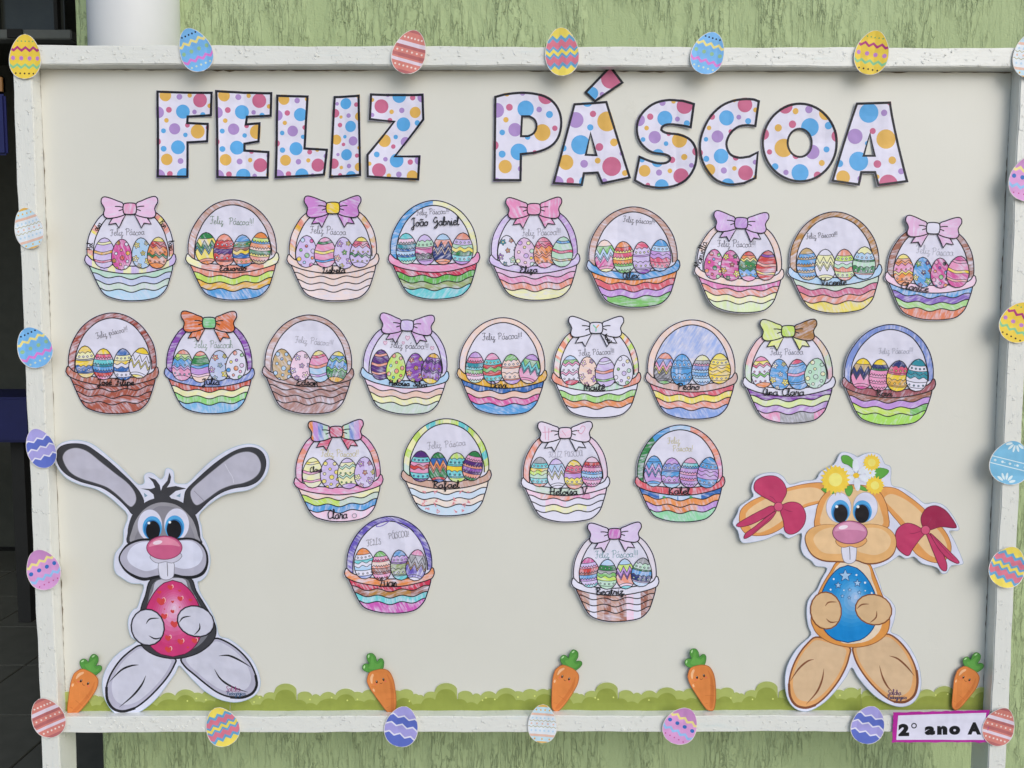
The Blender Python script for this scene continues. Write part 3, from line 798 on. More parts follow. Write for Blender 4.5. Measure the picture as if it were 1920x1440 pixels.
basket((1301,508.5),(1468,515.5), 'basket drawing with lilac bow, bright pink, red and green eggs and pale handle',
  'wCCCCCCC', 'C', [(216,120,178),'c','l',(206,222,170)], [('D','KrgbOwGoy'),('F','KyGrOx'),('N','royGGbk','y'),('W','rPrcrYr')],
  ((206,168,222),'p',(206,168,222)), (FP+'!!!',-30,-255,33,PEN,-2), (), dy=16, extra=ex_handle_names([('Manuella',-352,-160,36,-76)]))
basket((1476,511.5),(1651.8,506.6), 'basket drawing with golden brown handle, pale blue rim and a blue banded egg',
  'D', 's', ['j',(206,110,144),'c','y'], [('Y','dbdbDbdbdb'),('V','wlllwll'),('U','cMwmcMc'),('S','lsGmGcs','w')],
  None, (FP+'!!!',-110,-318,26,PEN,-3), [('Vicente',-15,128,32,0)], dy=20)
basket((1658,520),(1829,527.5), 'basket drawing with pale pink bow and rainbow bowl, at the right end of top row',
  'ERE', 'q', ['b',(128,96,186),(160,206,130),(216,120,84)], [('N','yookYooY','o'),('F','bgPVyr'),('D','KkxPoBg'),('W','KkkYKcK')],
  ((216,168,208),'w',(216,168,208)), ([('Feliz',-80,0),('Páscoa',110,10)],0,-245,36,(178,178,192),0), [('Clarice',-150,112,36,4)], dy=14)
# ---- second row
basket((123.9,696.7),(299,698.6), 'all brown basket drawing with yellow and blue eggs, at the left end of second row',
  'R', [(178,104,86)], [(166,84,66)]*4, [('S','YlaYBBY'),('Y','YhkTtbBrk'),('U','BlYwBw','w'),('V','Ywwywwy')],
  None, ('Feliz páscoa!!!',0,-350,27,PEN,-14), [('José Filipe',35,118,30,0)])
basket((307.9,699.6),(477.7,700.6), 'basket drawing with orange bow, green knot, purple handle and rainbow bowl',
  'P', 'u', [(198,86,66),'l',(132,206,110),(120,180,226)], [('N','cMgbpkkp','s'),('W','cgGbpqC'),('F','icysp'),('D','wcgpySobk')],
  ((218,112,58),(110,196,120),(218,112,58)), ([(FP+'h',0,0)],40,-248,34,(140,158,150),0), [('Júlia',20,108,32,0)], dy=12)
basket((492.9,696.7),(664.4,701.6), 'all grey brown basket drawing with pastel dotted and flowered eggs',
  'e', (170,128,122), [(168,126,120)]*4, [('D','dssbss'),('F','qvqpv'),('W','yhkcsps'),('N','ybgbgGO','w')],
  None, ([('Feliz',-110,0),('Páscoa!!!',90,14)],30,-285,32,(172,170,184),5), [('Edson',-5,118,34,0)], dy=20, dens=.78)
basket((676.5,698.6),(842,706.5), 'basket drawing with lilac bow, deep purple and lime eggs and pencilled hearts',
  'v', 's', ['q',(226,190,176),'l',(188,206,190)], [('W','VcVcVcV'),('D','McccTc'),('F','PryOcg'),('N','OPVPVPY','o')],
  ((206,164,216),'v',(206,164,216)), ([('Feliz páscoa!!!',0,0)],30,-262,34,(110,108,120),0), [('Heloísa Silva',40,108,27,0)], dy=14,
  extra=hearts((190,140,170), [(10,-370,26),(-30,-318,16),(-210,-310,22),(260,-280,22)]))
basket((856.8,700.6),(1025.6,704.6), 'basket drawing with pale peach handle, mustard rim and blue and pink bowl',
  'C', 'O', ['B',(226,186,172),(214,90,160),'b'], [('Y','pkhtTgkqmv'),('U','kTrgrTv','l'),('S','gCcCCcp','w'),('V','pgTtkkC')],
  None, (FP+'!!!',-5,-345,34,(110,108,120),-3), [('Davi',-30,128,36,0)], dy=28)
basket((1033.5,708.5),(1201.4,708.5), 'basket drawing with uncoloured white bow and green and orange striped handle',
  'CMcCmcCyCcCMCcCyCMcCCmcCyCMcCyCcCMCcCyCMcCm', ['c','m','j','m','c'], ['w',(156,206,120),(224,140,90),'w'], [('N','sgkwkwH','w'),('F','Cqpkq'),('W','vwvcvgv'),('D','wwyvgmv')],
  ('w','w','w'), (FP+'!!!',5,-225,31,PEN,-3), [('Maitê',-15,122,36,0)], dy=26,
  extra=lambda T, px: (T.stroke('bow/knot_letter', [(-30,-520),(0,-490),(-2,-455)], 2.4*px, 34, rgb(120,196,170)), T.stroke('bow/knot_letter', [(28,-522),(0,-490)], 2.4*px, 34, rgb(226,160,110)),
     write(T, 'name_text#5', 'Maitê', 98, -375, 22, 1.6*px, 34, rgb(24,22,26), 58)))
basket((1209.5,708.6),(1382,709.6), 'basket drawing with blue scribbled background, yellow egg and peach handle',
  'C', (206,170,164), [(214,96,112),'y','c',(130,158,220)], [('V','cukyAAg'),('S','bbbbbbb'),('Y','lakusbssb'),('U','yyYYYYY')],
  None, None, [('Pedro',-25,108,34,0)], dy=4,
  extra=lambda T, px: T.fill('sky_scribble', [p for p in TI if p[1] < -185], .6, rgb(150,172,226,.55), 'crayon'))
basket((1391.6,717.5),(1563.7,716.5), 'basket drawing with lime bow, one brown bow loop and a purple striped bowl',
  [(190,214,180),(226,176,178),(228,186,190),(226,190,204),(226,200,214),(226,196,206),(226,186,192),(228,182,170),(222,196,170),(190,206,170),(224,180,190)], 'w', ['P',(212,226,160),'p',['k','k','a','a','k']], [('N','kyhwgwo','k'),('F','bwywy'),('W','hbbkbbb'),('D','mlmlm')],
  ([(206,220,130),(168,118,66)],'M',(216,222,130)), (FP,-15,-265,31,(140,140,156),-1), [('Ana Clara',-50,122,36,0)], dy=4)
basket((1577,717.5),(1752,721), 'basket drawing with blue handle and lime bowl, at the right end of second row',
  'u', [(158,86,96)], ['E','p',['M','M','M','g'],(158,214,84)], [('V','YdnnkkK'),('Y','YnGkkkkkk'),('S','nhhYOOY','y'),('U','twttwww','t')],
  None, (FP+'!!!',60,-285,28,(176,176,192),-2), [('Ravi',-35,118,32,0)], dy=4, dens=1.0)
# ---- third row
basket((551.5,905.4),(719,899), 'basket drawing with rainbow striped bow and pink ribbon tails',
  ['k','c','k','C','C','C','k','c','k'], 'k', [['C','C','C','C','l','l'],['M','M','M','j','j','j'],'b','q'], [('W','lylklkl'),('D','vyyyyy'),('N','vlmlmlp','g'),('F','vpkcly')],
  ([['o','p','u','m','k'],['o','m','u','p','k']],'h','h'), (FP+'!!',20,-242,34,(196,186,140),2), [('Clara',-15,358,42,0)], dy=10,
  extra=lambda T, px: (write(T, 'name_text#5', 'Clara', -215, -100, 26, 1.3*px, 36, INK, 0), T.stroke('pencil_face', ell(150, 335, 22, 20, 12), 1.0*px, 36, rgb(*PEN), True)))
def scrawl(T, px):
    r = random.Random(5)
    for q, (x, y) in enumerate([(-215,155),(-100,165),(150,165),(215,150),(-205,260),(-100,255),(90,235),(215,250),(-215,275),(-105,285),(70,275),(170,290),(-190,318),(-85,345),(90,345),(160,335)]):
        pl = cr([(x+r.uniform(-20,20), y+r.uniform(-24,18)) for _ in range(5)], 3, False)
        T.stroke('crayon_scrawl#%d' % q, pl, 1.3*px, 5, rgb(226,136,146))
basket((752.3,891.9),(921.3,890.8), 'basket drawing with lime handle, vivid zigzag eggs and pink scrawls on a pale bowl',
  'mlMlMlTMlMTMlMTMl', (196,156,140), [(226,210,196),(196,212,232),(228,212,200),(190,212,232)], [('U','VTkrkTV','B'),('V','GBocGrB'),('S','MTTYTTM','t'),('Y','GkkVcPVcGkG')],
  None, ([('Feliz',-110,0),('Páscoa',95,-20)],0,-265,36,(160,158,172),-6), [('Rafael',0,118,36,0)], dy=-2, dens=.97, extra=scrawl)
basket((976.8,904.5),(1142.9,903.4), 'basket drawing with white bow scribbled with pink lines, coral handle and red washed bowl',
  'ccccCCCCqqqq', ['w','j','j','j','q','w'], [['q','c','c','k','q'],['w','q','w','w'],['w','l','l','w'],'w'], [('U','aTYMmTc','w'),('V','vsilwww'),('S','YhhpyYc','w'),('Y','qrKkbspkK')],
  ((222,206,226),'q','w'), ('FELIZ PASCOA',5,-255,28,(170,168,184),-2), [('Heloísa V.',40,120,36,0)], dy=0, dens=.8,
  extra=lambda T, px: [T.stroke('pencil_scribble#%d' % q, pl, 1.1*px, 34, rgb(216,150,178)) for q, pl in enumerate(
     ([(-200,-560),(-195,-430)],[(-160,-540),(-165,-420)],[(-225,-500),(-130,-505)],cr([(120,-520),(160,-480),(200,-540),(170,-560),(150,-530)],3,False),[(-30,-515),(10,-460)]))])
basket((1189.7,903.4),(1358.8,903.4), 'basket drawing with green, blue and coral handle, red rim and orange and purple bowl',
  'GGGGGGGGGGbbbbssssscccccccccckkkkk', [(214,84,98)], [['B','B','s','s','s','s','B','B'],(228,140,76),['p','p','o','o','o','p','p'],(138,208,160)], [('V','bbpbpbs'),('S','puubpps'),('Y','kTbpkpkppk'),('U','bbpppbb')],
  None, ([('Feliz',-60,0),('Páscoa!',30,75)],0,-375,32,(196,188,150),0), [('Kalel',-5,118,38,0)], dy=-6,
  extra=lambda T, px: (T.fill('bowl_mark#0', ell(-152,150,16,14,12), 3, rgb(60,150,84), 'crayon'), T.fill('bowl_mark#1', ell(108,150,16,14,12), 3, rgb(60,150,84), 'crayon'), T.stroke('bowl_mark#2', [(-18,140),(-18,182)], 1.6*px, 3, rgb(60,120,190))))
# ---- bottom pair
def loops(T, px):
    for q, pl in enumerate(([(-130,-470),(-60,-505),(0,-515),(-60,-470),(-120,-455),(-130,-470)], [(60,-505),(120,-470),(180,-440)], [(240,-400),(300,-330),(330,-250)])):
        T.stroke('pen_scribble#%d' % q, cr(pl, 4, False), 1.5*px, 5, rgb(112, 92, 190))
basket((646.7,1073.9),(814.7,1073.9), 'basket drawing with violet scribbled handle, grey zigzag egg and crimson and magenta bowl',
  'U', 'o', ['H',['E','D','D','E'],'T',(198,84,176)], [('U','owTwswu'),('Y','gkhCcERkR'),('S','bpPzzGT','w'),('V','kaaDUUw')],
  None, ([('FELIS',-140,0),('PÁSCOA!',105,-70)],-10,-275,30,(140,138,150),-8), [('Luan',-10,128,44,0)], dy=6, dens=.78, extra=loops)
basket((1070.9,1092),(1234.7,1089.8), 'basket drawing with pale lilac bow, magenta knot and checked brown bowl',
  [(218,208,220)], 'w', [['E','e','w','e','E','e','E','q','w','E','e']]*4, [('Y','KvkrRbpvTsB'),('U','sGagMmm','m'),('V','sMpPcqT'),('S','amGbnvs','m')],
  ((210,190,226),(200,110,190),(214,190,224)), (FP+'!!!',20,-245,38,(126,160,170),0), [('Beatriz',-55,118,38,0)], dy=0, dens=.85)

# ------------------------------------------------------------------ banner letters
DOT = {'o': rgb(216,168,76), 'p': rgb(164,132,194), 'k': rgb(196,98,134), 'b': rgb(82,162,222)}
def letter(label, org, sc, outer, holes, dots, acc=None, curve=False, tilt=(0, 0)):
    T = Thing('banner_letter', label, 'letter', 'polka dot banner letters', height=.0012, curl=.0035, tilt=tilt)
    T.tf = lambda p: (org[0]+p[0]/sc, org[1]+p[1]/sc)
    def piece(part, out, hol, dd, pr):
        T.fill(pr+'paper', out, 0, rgb(208,206,220), holes=hol)
        T.fill(pr+'dotted_face', out, 1, rgb(214,211,230), holes=hol)
        reg = tri_polys(out, hol)
        for (x, y, r, c) in dd: T.clipped(pr+'dot#%d' % dots.index((x, y, r, c)), ell(x, y, r, r*1.02, 22), reg, 2, DOT[c])
        cx = sum(p[0] for p in out)/len(out)
        def inset(pl, d, sgn):
            a = area(pl); o = []
            for i in range(len(pl)):
                p0, p1, p2 = (np.array(pl[i-1]), np.array(pl[i]), np.array(pl[(i+1) % len(pl)]))
                d1 = p1-p0; d2 = p2-p1; d1 = d1/(np.hypot(*d1) or 1); d2 = d2/(np.hypot(*d2) or 1); dd_ = d1+d2; dd_ = dd_/(np.hypot(*dd_) or 1)
                n = np.array((-dd_[1], dd_[0]))*(1 if a > 0 else -1)*sgn; m = min(1.8, 1/max(.4, abs(dd_@d2)))
                o.append(tuple(p1+n*d*m))
            return o
        T.stroke(pr+'black_outline', inset(out, 2.6*sc, 1), 4.5*sc, 3, rgb(28,29,36), True)
        for h in hol: T.stroke(pr+'black_outline', inset(h, 2.2*sc, -1), 4.0*sc, 3, rgb(28,29,36), True)
    piece('', outer, holes, dots, '')
    if acc:
        n0 = len(dots); dots = dots+acc[1]
        T.fill('accent', acc[0], 3.5, rgb(214,211,230)); reg = tri_polys(acc[0])
        for (x, y, r, c) in acc[1]: T.clipped('accent', ell(x, y, r, r, 22), reg, 4, DOT[c])
        T.stroke('accent', acc[0], 4.5*sc, 5, rgb(28,29,36), True)
    return T.finish()
F0 = [(55,32,38,'o'),(147,40,19,'p'),(215,30,15,'o'),(285,63,47,'k'),(350,101,15,'o'),(8,145,38,'p'),(78,127,19,'k'),(170,138,46,'b'),(247,140,15,'p'),(303,160,18,'b'),
 (61,197,15,'o'),(199,228,16,'k'),(115,253,37,'p'),(42,267,16,'b'),(186,293,15,'b'),(268,270,47,'o'),(340,245,18,'k'),(2,340,24,'k'),(44,387,19,'b'),(138,376,46,'b'),
 (65,458,38,'o'),(155,468,19,'p'),(12,570,45,'p'),(87,555,19,'k'),(180,563,47,'b'),(233,399,17,'k'),(224,458,15,'o'),(292,492,46,'k'),(350,429,18,'p'),(255,564,15,'p'),(287,383,15,'o'),(345,555,15,'o')]
def sh(dd, ox, oy, k=1.0): return [(x*k+ox, y*k+oy, r*k, c) for x, y, r, c in dd]
A2O, A2S = (280, 120), 3.556
letter('letter F of the polka dot banner', A2O, A2S, [(50,178),(428,186),(422,352),(265,360),(263,385),(400,392),(396,525),(265,532),(266,762),(55,762)], [], sh(F0,55,180))
letter('letter E of the polka dot banner', A2O, A2S, [(447,180),(826,190),(820,355),(660,362),(655,393),(745,387),(738,525),(645,540),(645,570),(805,580),(800,768),(455,768)], [], sh(F0,450,184))
letter('letter L of the polka dot banner', A2O, A2S, [(848,206),(1066,210),(1045,555),(1195,565),(1175,748),(838,768)], [], sh(F0,848,208,.95))
letter('letter I of the polka dot banner', A2O, A2S, [(1228,213),(1408,208),(1418,752),(1197,762)], [],
 [(1312,267,37,'b'),(1253,267,12,'p'),(1383,276,15,'k'),(1400,218,18,'o'),(1240,330,28,'k'),(1279,355,11,'o'),(1331,347,15,'p'),(1402,355,28,'o'),(1272,408,15,'k'),(1344,419,37,'b'),
  (1305,486,12,'b'),(1248,505,33,'o'),(1361,516,30,'p'),(1295,537,12,'k'),(1402,562,13,'o'),(1258,604,11,'p'),(1316,606,37,'b'),(1387,614,14,'k'),(1230,665,34,'k'),(1281,691,12,'o'),(1333,682,15,'p'),(1400,690,28,'o'),(1273,742,14,'k'),(1347,752,36,'b'),(1215,752,14,'o')], tilt=(.003, 0))
letter('letter Z of the polka dot banner', A2O, A2S, [(1472,198),(1832,202),(1838,378),(1652,610),(1812,610),(1803,782),(1450,762),(1448,606),(1618,392),(1463,380)], [],
 [(1549,284,46,'k'),(1667,215,46,'b'),(1757,228,18,'k'),(1822,228,33,'p'),(1487,243,14,'o'),(1591,208,14,'p'),(1616,320,15,'o'),(1684,311,18,'p'),(1774,326,37,'o'),(1488,343,14,'p'),(1605,378,17,'k'),(1695,404,46,'b'),
  (1788,396,18,'b'),(1643,487,15,'b'),(1568,512,42,'o'),(1708,520,32,'p'),(1627,551,15,'k'),(1518,605,19,'b'),(1575,636,15,'p'),(1650,645,46,'b'),(1741,656,18,'k'),(1800,645,30,'p'),(1470,668,14,'o'),(1533,710,46,'k'),(1598,746,15,'o'),(1665,738,19,'p'),(1755,750,38,'o')])
A3O, A3S = (900, 110), 4.571
letter('letter P of the polka dot banner', A3O, A3S, [(120,322)]+cr([(200,300),(320,284),(450,288),(560,315),(640,370),(690,450),(708,550),(690,660),(640,740),(560,790),(460,820)],3,False)+[(362,830),(358,1055),(112,1055),(117,600)],
 [[(370,505)]+cr([(420,505),(460,530),(475,580),(455,630),(410,655)],3,False)+[(362,655)]],
 [(145,445,62,'p'),(252,418,29,'k'),(391,432,71,'b'),(507,436,24,'p'),(565,325,66,'k'),(595,480,30,'b'),(222,525,23,'o'),(300,610,57,'p'),(533,634,71,'o'),(641,598,23,'k'),(191,634,24,'b'),(408,672,24,'b'),(120,745,40,'k'),(332,800,71,'b'),(190,820,30,'b'),(216,927,57,'o'),(350,945,26,'p'),(140,1060,36,'p'),(365,295,24,'p'),(230,300,26,'o'),(470,805,20,'k')])
ac = ([(1115,75),(1217,210),(985,365),(905,290)], [(1120,178,84,'k'),(955,300,58,'b'),(1045,308,20,'p')])
letter('letter A with an accent in the polka dot banner', A3O, A3S, [(800,382),(1090,362),(1295,1030),(1040,1085),(1000,990),(900,995),(880,1095),(615,1080)], [[(948,655),(985,818),(918,815)]],
 [(820,527,67,'p'),(968,474,27,'k'),(1088,540,84,'o'),(920,365,48,'b'),(945,590,27,'b'),(862,740,82,'b'),(1147,720,33,'o'),(1022,759,33,'k'),(715,770,27,'b'),(736,890,64,'o'),(892,902,33,'p'),(1008,875,25,'o'),(1127,926,81,'k'),(1240,983,25,'o'),(655,1070,62,'p'),(773,1052,32,'k'),(900,1060,52,'b'),(1064,1055,26,'p'),(1215,815,20,'p')], acc=ac)
letter('letter S of the polka dot banner', A3O, A3S, [(1840,388)]+cr([(1740,355),(1620,345),(1500,370),(1410,430),(1350,510),(1330,600),(1345,690),(1390,760),(1470,815),(1580,832),(1618,855),(1590,882),(1520,885),(1440,860),(1358,826)][::1],3,False)+[(1312,1050)]+cr([(1400,1100),(1530,1120),(1660,1105),(1770,1050),(1840,950),(1862,840),(1845,750),(1790,680),(1700,640),(1610,630),(1565,608),(1590,582),(1650,577),(1740,590)],3,False)+[(1810,608)], [],
 [(1562,380,27,'p'),(1657,368,20,'o'),(1750,410,67,'k'),(1457,500,27,'k'),(1583,515,65,'b'),(1690,520,21,'p'),(1768,558,25,'b'),(1362,530,50,'p'),(1426,597,20,'o'),(1496,675,53,'p'),(1707,700,64,'o'),(1616,645,20,'k'),(1396,695,20,'b'),(1593,730,20,'b'),(1525,830,54,'b'),(1646,868,27,'k'),(1748,845,26,'o'),(1850,800,36,'k'),(1388,865,25,'b'),(1410,962,50,'o'),(1534,977,26,'p'),(1627,962,20,'o'),(1720,1006,64,'k'),(1808,918,20,'p'),(1556,1095,60,'b'),(1437,1085,20,'k'),(1520,880,50,'b')])
A4O, A4S = (1290, 120), 4.465
letter('letter C of the polka dot banner', A4O, A4S, [(600,310),(570,535)]+cr([(500,525),(430,535),(370,580),(335,650),(340,710),(370,755),(430,775),(510,765)],3,False)+[(592,725),(570,965)]+cr([(470,1010),(350,1022),(230,985),(150,900),(100,790),(88,660),(120,540),(180,430),(270,345),(370,300),(480,285),(550,290)],3,False), [],
 [(200,443,25,'k'),(321,452,63,'b'),(474,345,61,'k'),(562,388,20,'o'),(423,447,20,'p'),(501,480,25,'b'),(175,536,19,'o'),(246,608,50,'p'),(357,566,19,'k'),(150,631,19,'b'),(95,745,30,'k'),(276,773,62,'b'),(152,795,25,'b'),(178,887,48,'o'),(298,893,26,'p'),(399,785,25,'k'),(386,876,19,'o'),(478,913,62,'k'),(330,1015,56,'b'),(558,825,20,'p'),(560,950,19,'o'),(385,305,18,'o')])
letter('letter O of the polka dot banner', A4O, A4S, ell(932,662,320,335,56), [ell(933,662,92,108,32)],
 [(808,360,60,'k'),(894,400,25,'o'),(1006,385,31,'p'),(1148,415,56,'o'),(752,537,30,'o'),(870,508,31,'k'),(1018,532,75,'b'),(1173,518,31,'b'),(630,590,46,'k'),(1248,605,50,'k'),(798,705,76,'o'),(680,738,22,'k'),(900,770,28,'k'),(1040,737,60,'p'),(1158,716,25,'b'),(1117,830,25,'o'),(725,861,28,'b'),(814,911,22,'p'),(933,914,73,'b'),(1080,935,32,'k')])
letter('last letter A of the polka dot banner', A4O, A4S, [(1400,325),(1690,318),(1835,995),(1575,1030),(1550,920),(1455,920),(1430,1025),(1187,990)], [[(1522,600),(1548,760),(1480,760)]],
 [(1510,412,80,'b'),(1637,412,26,'p'),(1680,330,22,'k'),(1545,562,25,'k'),(1398,606,63,'p'),(1655,630,80,'o'),(1500,665,20,'b'),(1425,816,80,'b'),(1265,835,30,'b'),(1292,952,58,'o'),(1580,840,32,'k'),(1705,808,32,'o'),(1776,902,25,'p'),(1440,965,28,'p'),(1575,948,20,'o'),(1668,1008,78,'k')])

# ------------------------------------------------------------------ paper eggs stuck round the frame
def c3(*a): return rgb(*a)
def zig(y, n=4, am=.075, ph=0.0): return (y, 'Z', am, n, ph)
EK = {}
def egg_yellow(e):
    Y = c3(232,198,58); e.bands([zig(-.42,4), zig(-.29,4), zig(.36,4), zig(.49,4)], [Y, c3(178,50,120), Y, c3(130,196,140), Y])
    e.row(-.70, 5, .045, c3(110,170,100)); e.row(.06, 4, .13, c3(190,124,196)); e.row(.76, 5, .055, c3(60,40,30))
def egg_blue(e):
    B = c3(112,176,230); e.bands([zig(-.46,4), zig(-.33,4), zig(.32,4), zig(.46,4)], [B, c3(232,214,128), B, c3(212,118,202), B])
    e.row(-.72, 5, .055, c3(24,30,60)); e.row(-.02, 4, .12, c3(140,186,140)); e.row(.70, 5, .06, c3(200,210,180))
def egg_coral(e):
    a, b, w_ = c3(208,122,112), c3(178,98,98), c3(216,200,214)
    e.bands([(-.86,'l',0,0,0),(-.44,'l',0,0,0),(-.26,'l',0,0,0),(-.12,'l',0,0,0),(.12,'l',0,0,0),(.28,'l',0,0,0),(.36,'l',0,0,0),(.50,'l',0,0,0),(.86,'l',0,0,0)], [b, a, w_, b, a, b, a, w_, a, b])
    for y in (-.62, 0, .66): e.row(y, 6, .06, c3(228,206,196))
def egg_multi(e):
    y, b, k = c3(236,208,80), c3(96,158,200), c3(214,112,134)
    e.bands([zig(-.62,4,.09), zig(-.46,4,.09), zig(-.18,4,.09), zig(-.06,4,.09), zig(.10,4,.09), zig(.22,4,.09), zig(.50,4,.09), zig(.66,4,.09)], [y, b, k, b, y, b, k, b, y])
def egg_purple(e):
    v, b, w_ = c3(158,152,216), c3(88,106,194), c3(214,212,232)
    e.bands([zig(-.50,3), zig(-.42,3), zig(-.06,3), zig(.02,3), zig(.40,3), zig(.48,3)], [v, w_, b, w_, v, w_, b])
def egg_pink(e):
    k = c3(214,150,206); e.bands([zig(-.46,4), zig(-.32,4), zig(.30,4), zig(.45,4)], [c3(192,130,188), c3(230,214,130), k, c3(142,186,232), k])
    e.row(-.04, 4, .13, c3(50,112,192)); e.row(.70, 5, .045, c3(190,70,140))
def egg_white(e):
    w_, p, g = c3(214,222,236), c3(222,180,160), c3(220,170,70)
    e.bands([(-.88,'l',0,0,0),(-.55,'l',0,0,0),(-.43,'l',0,0,0),(-.16,'w',.03,14,0),(-.12,'w',.03,14,0),(.16,'w',.03,14,0),(.20,'w',.03,14,0),(.56,'l',0,0,0),(.68,'l',0,0,0),(.92,'l',0,0,0)],
      [g, c3(186,214,226), p, w_, c3(178,172,130), w_, c3(178,172,130), w_, p, c3(186,214,226), g])
    e.row(-.72, 4, .06, g); e.row(.02, 5, .065, p); e.row(.80, 3, .06, g); e.row(-.28, 6, .07, c3(178,206,226)); e.row(.38, 6, .07, c3(178,206,226))
def egg_cyan(e):
    b, w_ = c3(112,180,216), c3(206,224,236)
    e.bands([(-.12,'l',0,0,0),(-.08,'l',0,0,0),(.20,'l',0,0,0),(.24,'l',0,0,0)], [b, w_, b, w_, b])
    e.row(.06, 5, .07, w_); e.row(.07, 4, .03, w_)
    for cy, sg in ((-.95, 1), (.95, -1)):
        for q in range(5):
            a = math.radians(90*sg+(q-2)*32*sg); x, y = math.cos(a)*.34, cy+math.sin(a)*.30
            e.T.fill('petal#%d' % (q+(5 if sg < 0 else 0)), [e.place(p) for p in ell(x, y, .17, .06, 12, math.degrees(math.atan2(math.sin(a)*.30, math.cos(a)*.34)))], 3, w_)
class Deco:
    def __init__(s, T, place): s.T, s.place, s.k = T, place, 0
    def bands(s, bs, cols):
        T = s.T; NC = 44; prev = None; nb = len(cols)
        for i in range(NC+1):
            x = -.9995+1.999*i/NC; yt, yb = egg_ext(x); ys = [yt]
            for (y, kd, am, n, ph) in bs: ys.append(min(yb, max(ys[-1], bound(y, kd, x, am, n, ph))))
            ys.append(yb)
            if prev:
                for k in range(nb):
                    if prev[1][k+1]-prev[1][k] > 1e-4 or ys[k+1]-ys[k] > 1e-4:
                        T.poly('band#%d' % k, [s.place((prev[0], prev[1][k])), s.place((x, ys[k])), s.place((x, ys[k+1])), s.place((prev[0], prev[1][k+1]))], 1, cols[k])
            prev = (x, ys)
    def row(s, y, n, r, col):
        wv = float(np.interp(y, yy, hw)); s.k += 1
        for i in range(n):
            x = (-.78+1.56*i/(n-1))*wv
            s.T.fill('dot#%d' % (s.k*20+i), [s.place(p) for p in ell(x, y, r, r*.78, 12)], 2, col)
EGS = [
 (48,107,30,41,2,egg_yellow,'yellow paper egg at the top left corner of the frame'),
 (367,95,30,41,-22,egg_blue,'blue paper egg on the top rail in front of the white pipe'),
 (768,98,31,42,16,egg_coral,'coral striped paper egg on the top rail'),
 (1053.5,98,31,44,-4,egg_multi,'pink, blue and yellow zigzag paper egg on the top rail'),
 (1327,100,30,41,18,egg_blue,'blue paper egg on the top rail above the letters S and C'),
 (1633,100,30,41,12,egg_yellow,'yellow paper egg on the top rail above the last letter A'),
 (1930,105,30,43,8,egg_white,'white patterned paper egg cut by the frame edge at top right corner'),
 (55,428,27,39,-16,egg_white,'white patterned paper egg on the left post'),
 (65.5,651,32,39,-24,egg_blue,'blue paper egg on the left post'),
 (78,840,26,38,-20,egg_purple,'purple zigzag paper egg on the left post beside the grey rabbit ear'),
 (82,1067,32,38,-26,egg_pink,'pink paper egg with blue dots on the left post'),
 (91,1344,31,38,-24,egg_coral,'coral striped paper egg at the bottom left corner of the frame'),
 (417,1361,31,36,-22,egg_multi,'pink, blue and yellow zigzag paper egg on the bottom rail'),
 (753.5,1361,31,38,14,egg_purple,'purple zigzag paper egg on the bottom rail below a carrot'),
 (1017,1355.5,26.5,36,2,egg_white,'white patterned paper egg on the bottom rail'),
 (1276,1360,31,36,28,egg_pink,'pink paper egg with blue dots on the bottom rail'),
 (1627,1358,31,36,18,egg_purple,'purple zigzag paper egg on the bottom rail left of the class sign'),
 (1872.5,1361,29,37,17,egg_coral,'coral striped paper egg right of the class sign'),
 (1924,336,31,42,12,egg_pink,'pink paper egg with blue dots on the right post'),
 (1908,604,32,39,26,egg_yellow,'yellow paper egg on the right post'),
 (1894,867,37,41,14,egg_cyan,'light blue paper egg with white petals on the right post'),
 (1888,1062,32,39,24,egg_multi,'pink, blue and yellow zigzag paper egg on the right post')]
ek = random.Random(3)
for (x, y, rx, ry, rot, fn, lab) in EGS:
    T = Thing('paper_egg', lab, 'paper egg', 'paper eggs round the frame', height=.0275, curl=.0035, nk=6, tilt=(ek.uniform(0, .003), ek.uniform(-.003, .003)))
    c, s = math.cos(math.radians(rot)), math.sin(math.radians(rot))
    pl = lambda p, x=x, y=y, rx=rx, ry=ry, c=c, s=s: (x+p[0]*rx*c-p[1]*ry*s, y+p[0]*rx*s+p[1]*ry*c)
    T.fill('paper', [pl((a*1.03, b*1.022)) for a, b in EGG_OUT], 0, rgb(222,216,210))
    d = Deco(T, pl); fn(d); T.finish()

# ------------------------------------------------------------------ grass strips
BU = [(-4,14,40),(10,12,40),(28,14,42),(46,8,33),(55,8,31),(75,13,37),(103.5,21,53),(139,14,38),(160,9,33),(183,17,37),(216,20,43),(238,13,37),(261,14,41),(285,16,41),(304,14,42)]
BD = [(0,20,24),(24,16,27),(50,14,16),(72,16,27),(103,19,43),(128,14,24),(150,16,18),(186,24,26),(216,18,34),(240,14,22),(262,16,24),(288,18,33),(306,14,24)]
def bumps(bs, off, x0, x1):
    out = []; n = int((x1-x0)/1.5)
    for i in range(n+1):
        x = x0+(x1-x0)*i/n; t = x-x0+off; y = 14
        for c, hw_, top in bs:
            d = (t-c)/hw_
            if abs(d) < 1: y = max(y, top-9+9*math.sqrt(1-d*d) if hw_ < 16 else top-16+16*math.sqrt(1-d*d))
        out.append((x, y))
    return out
SE = [(112,432,-20,'grass strip under the grey rabbit and leftmost carrot'),(432,733,0,'grass strip beneath the carrot right of the grey rabbit'),(733,1034,0,'grass strip left of the middle carrot'),
      (1034,1334,0,'grass strip behind the middle carrot'),(1334,1614,0,'grass strip under the left foot of the orange rabbit'),(1614,1847,60,'grass strip at the right end under the rightmost carrot')]
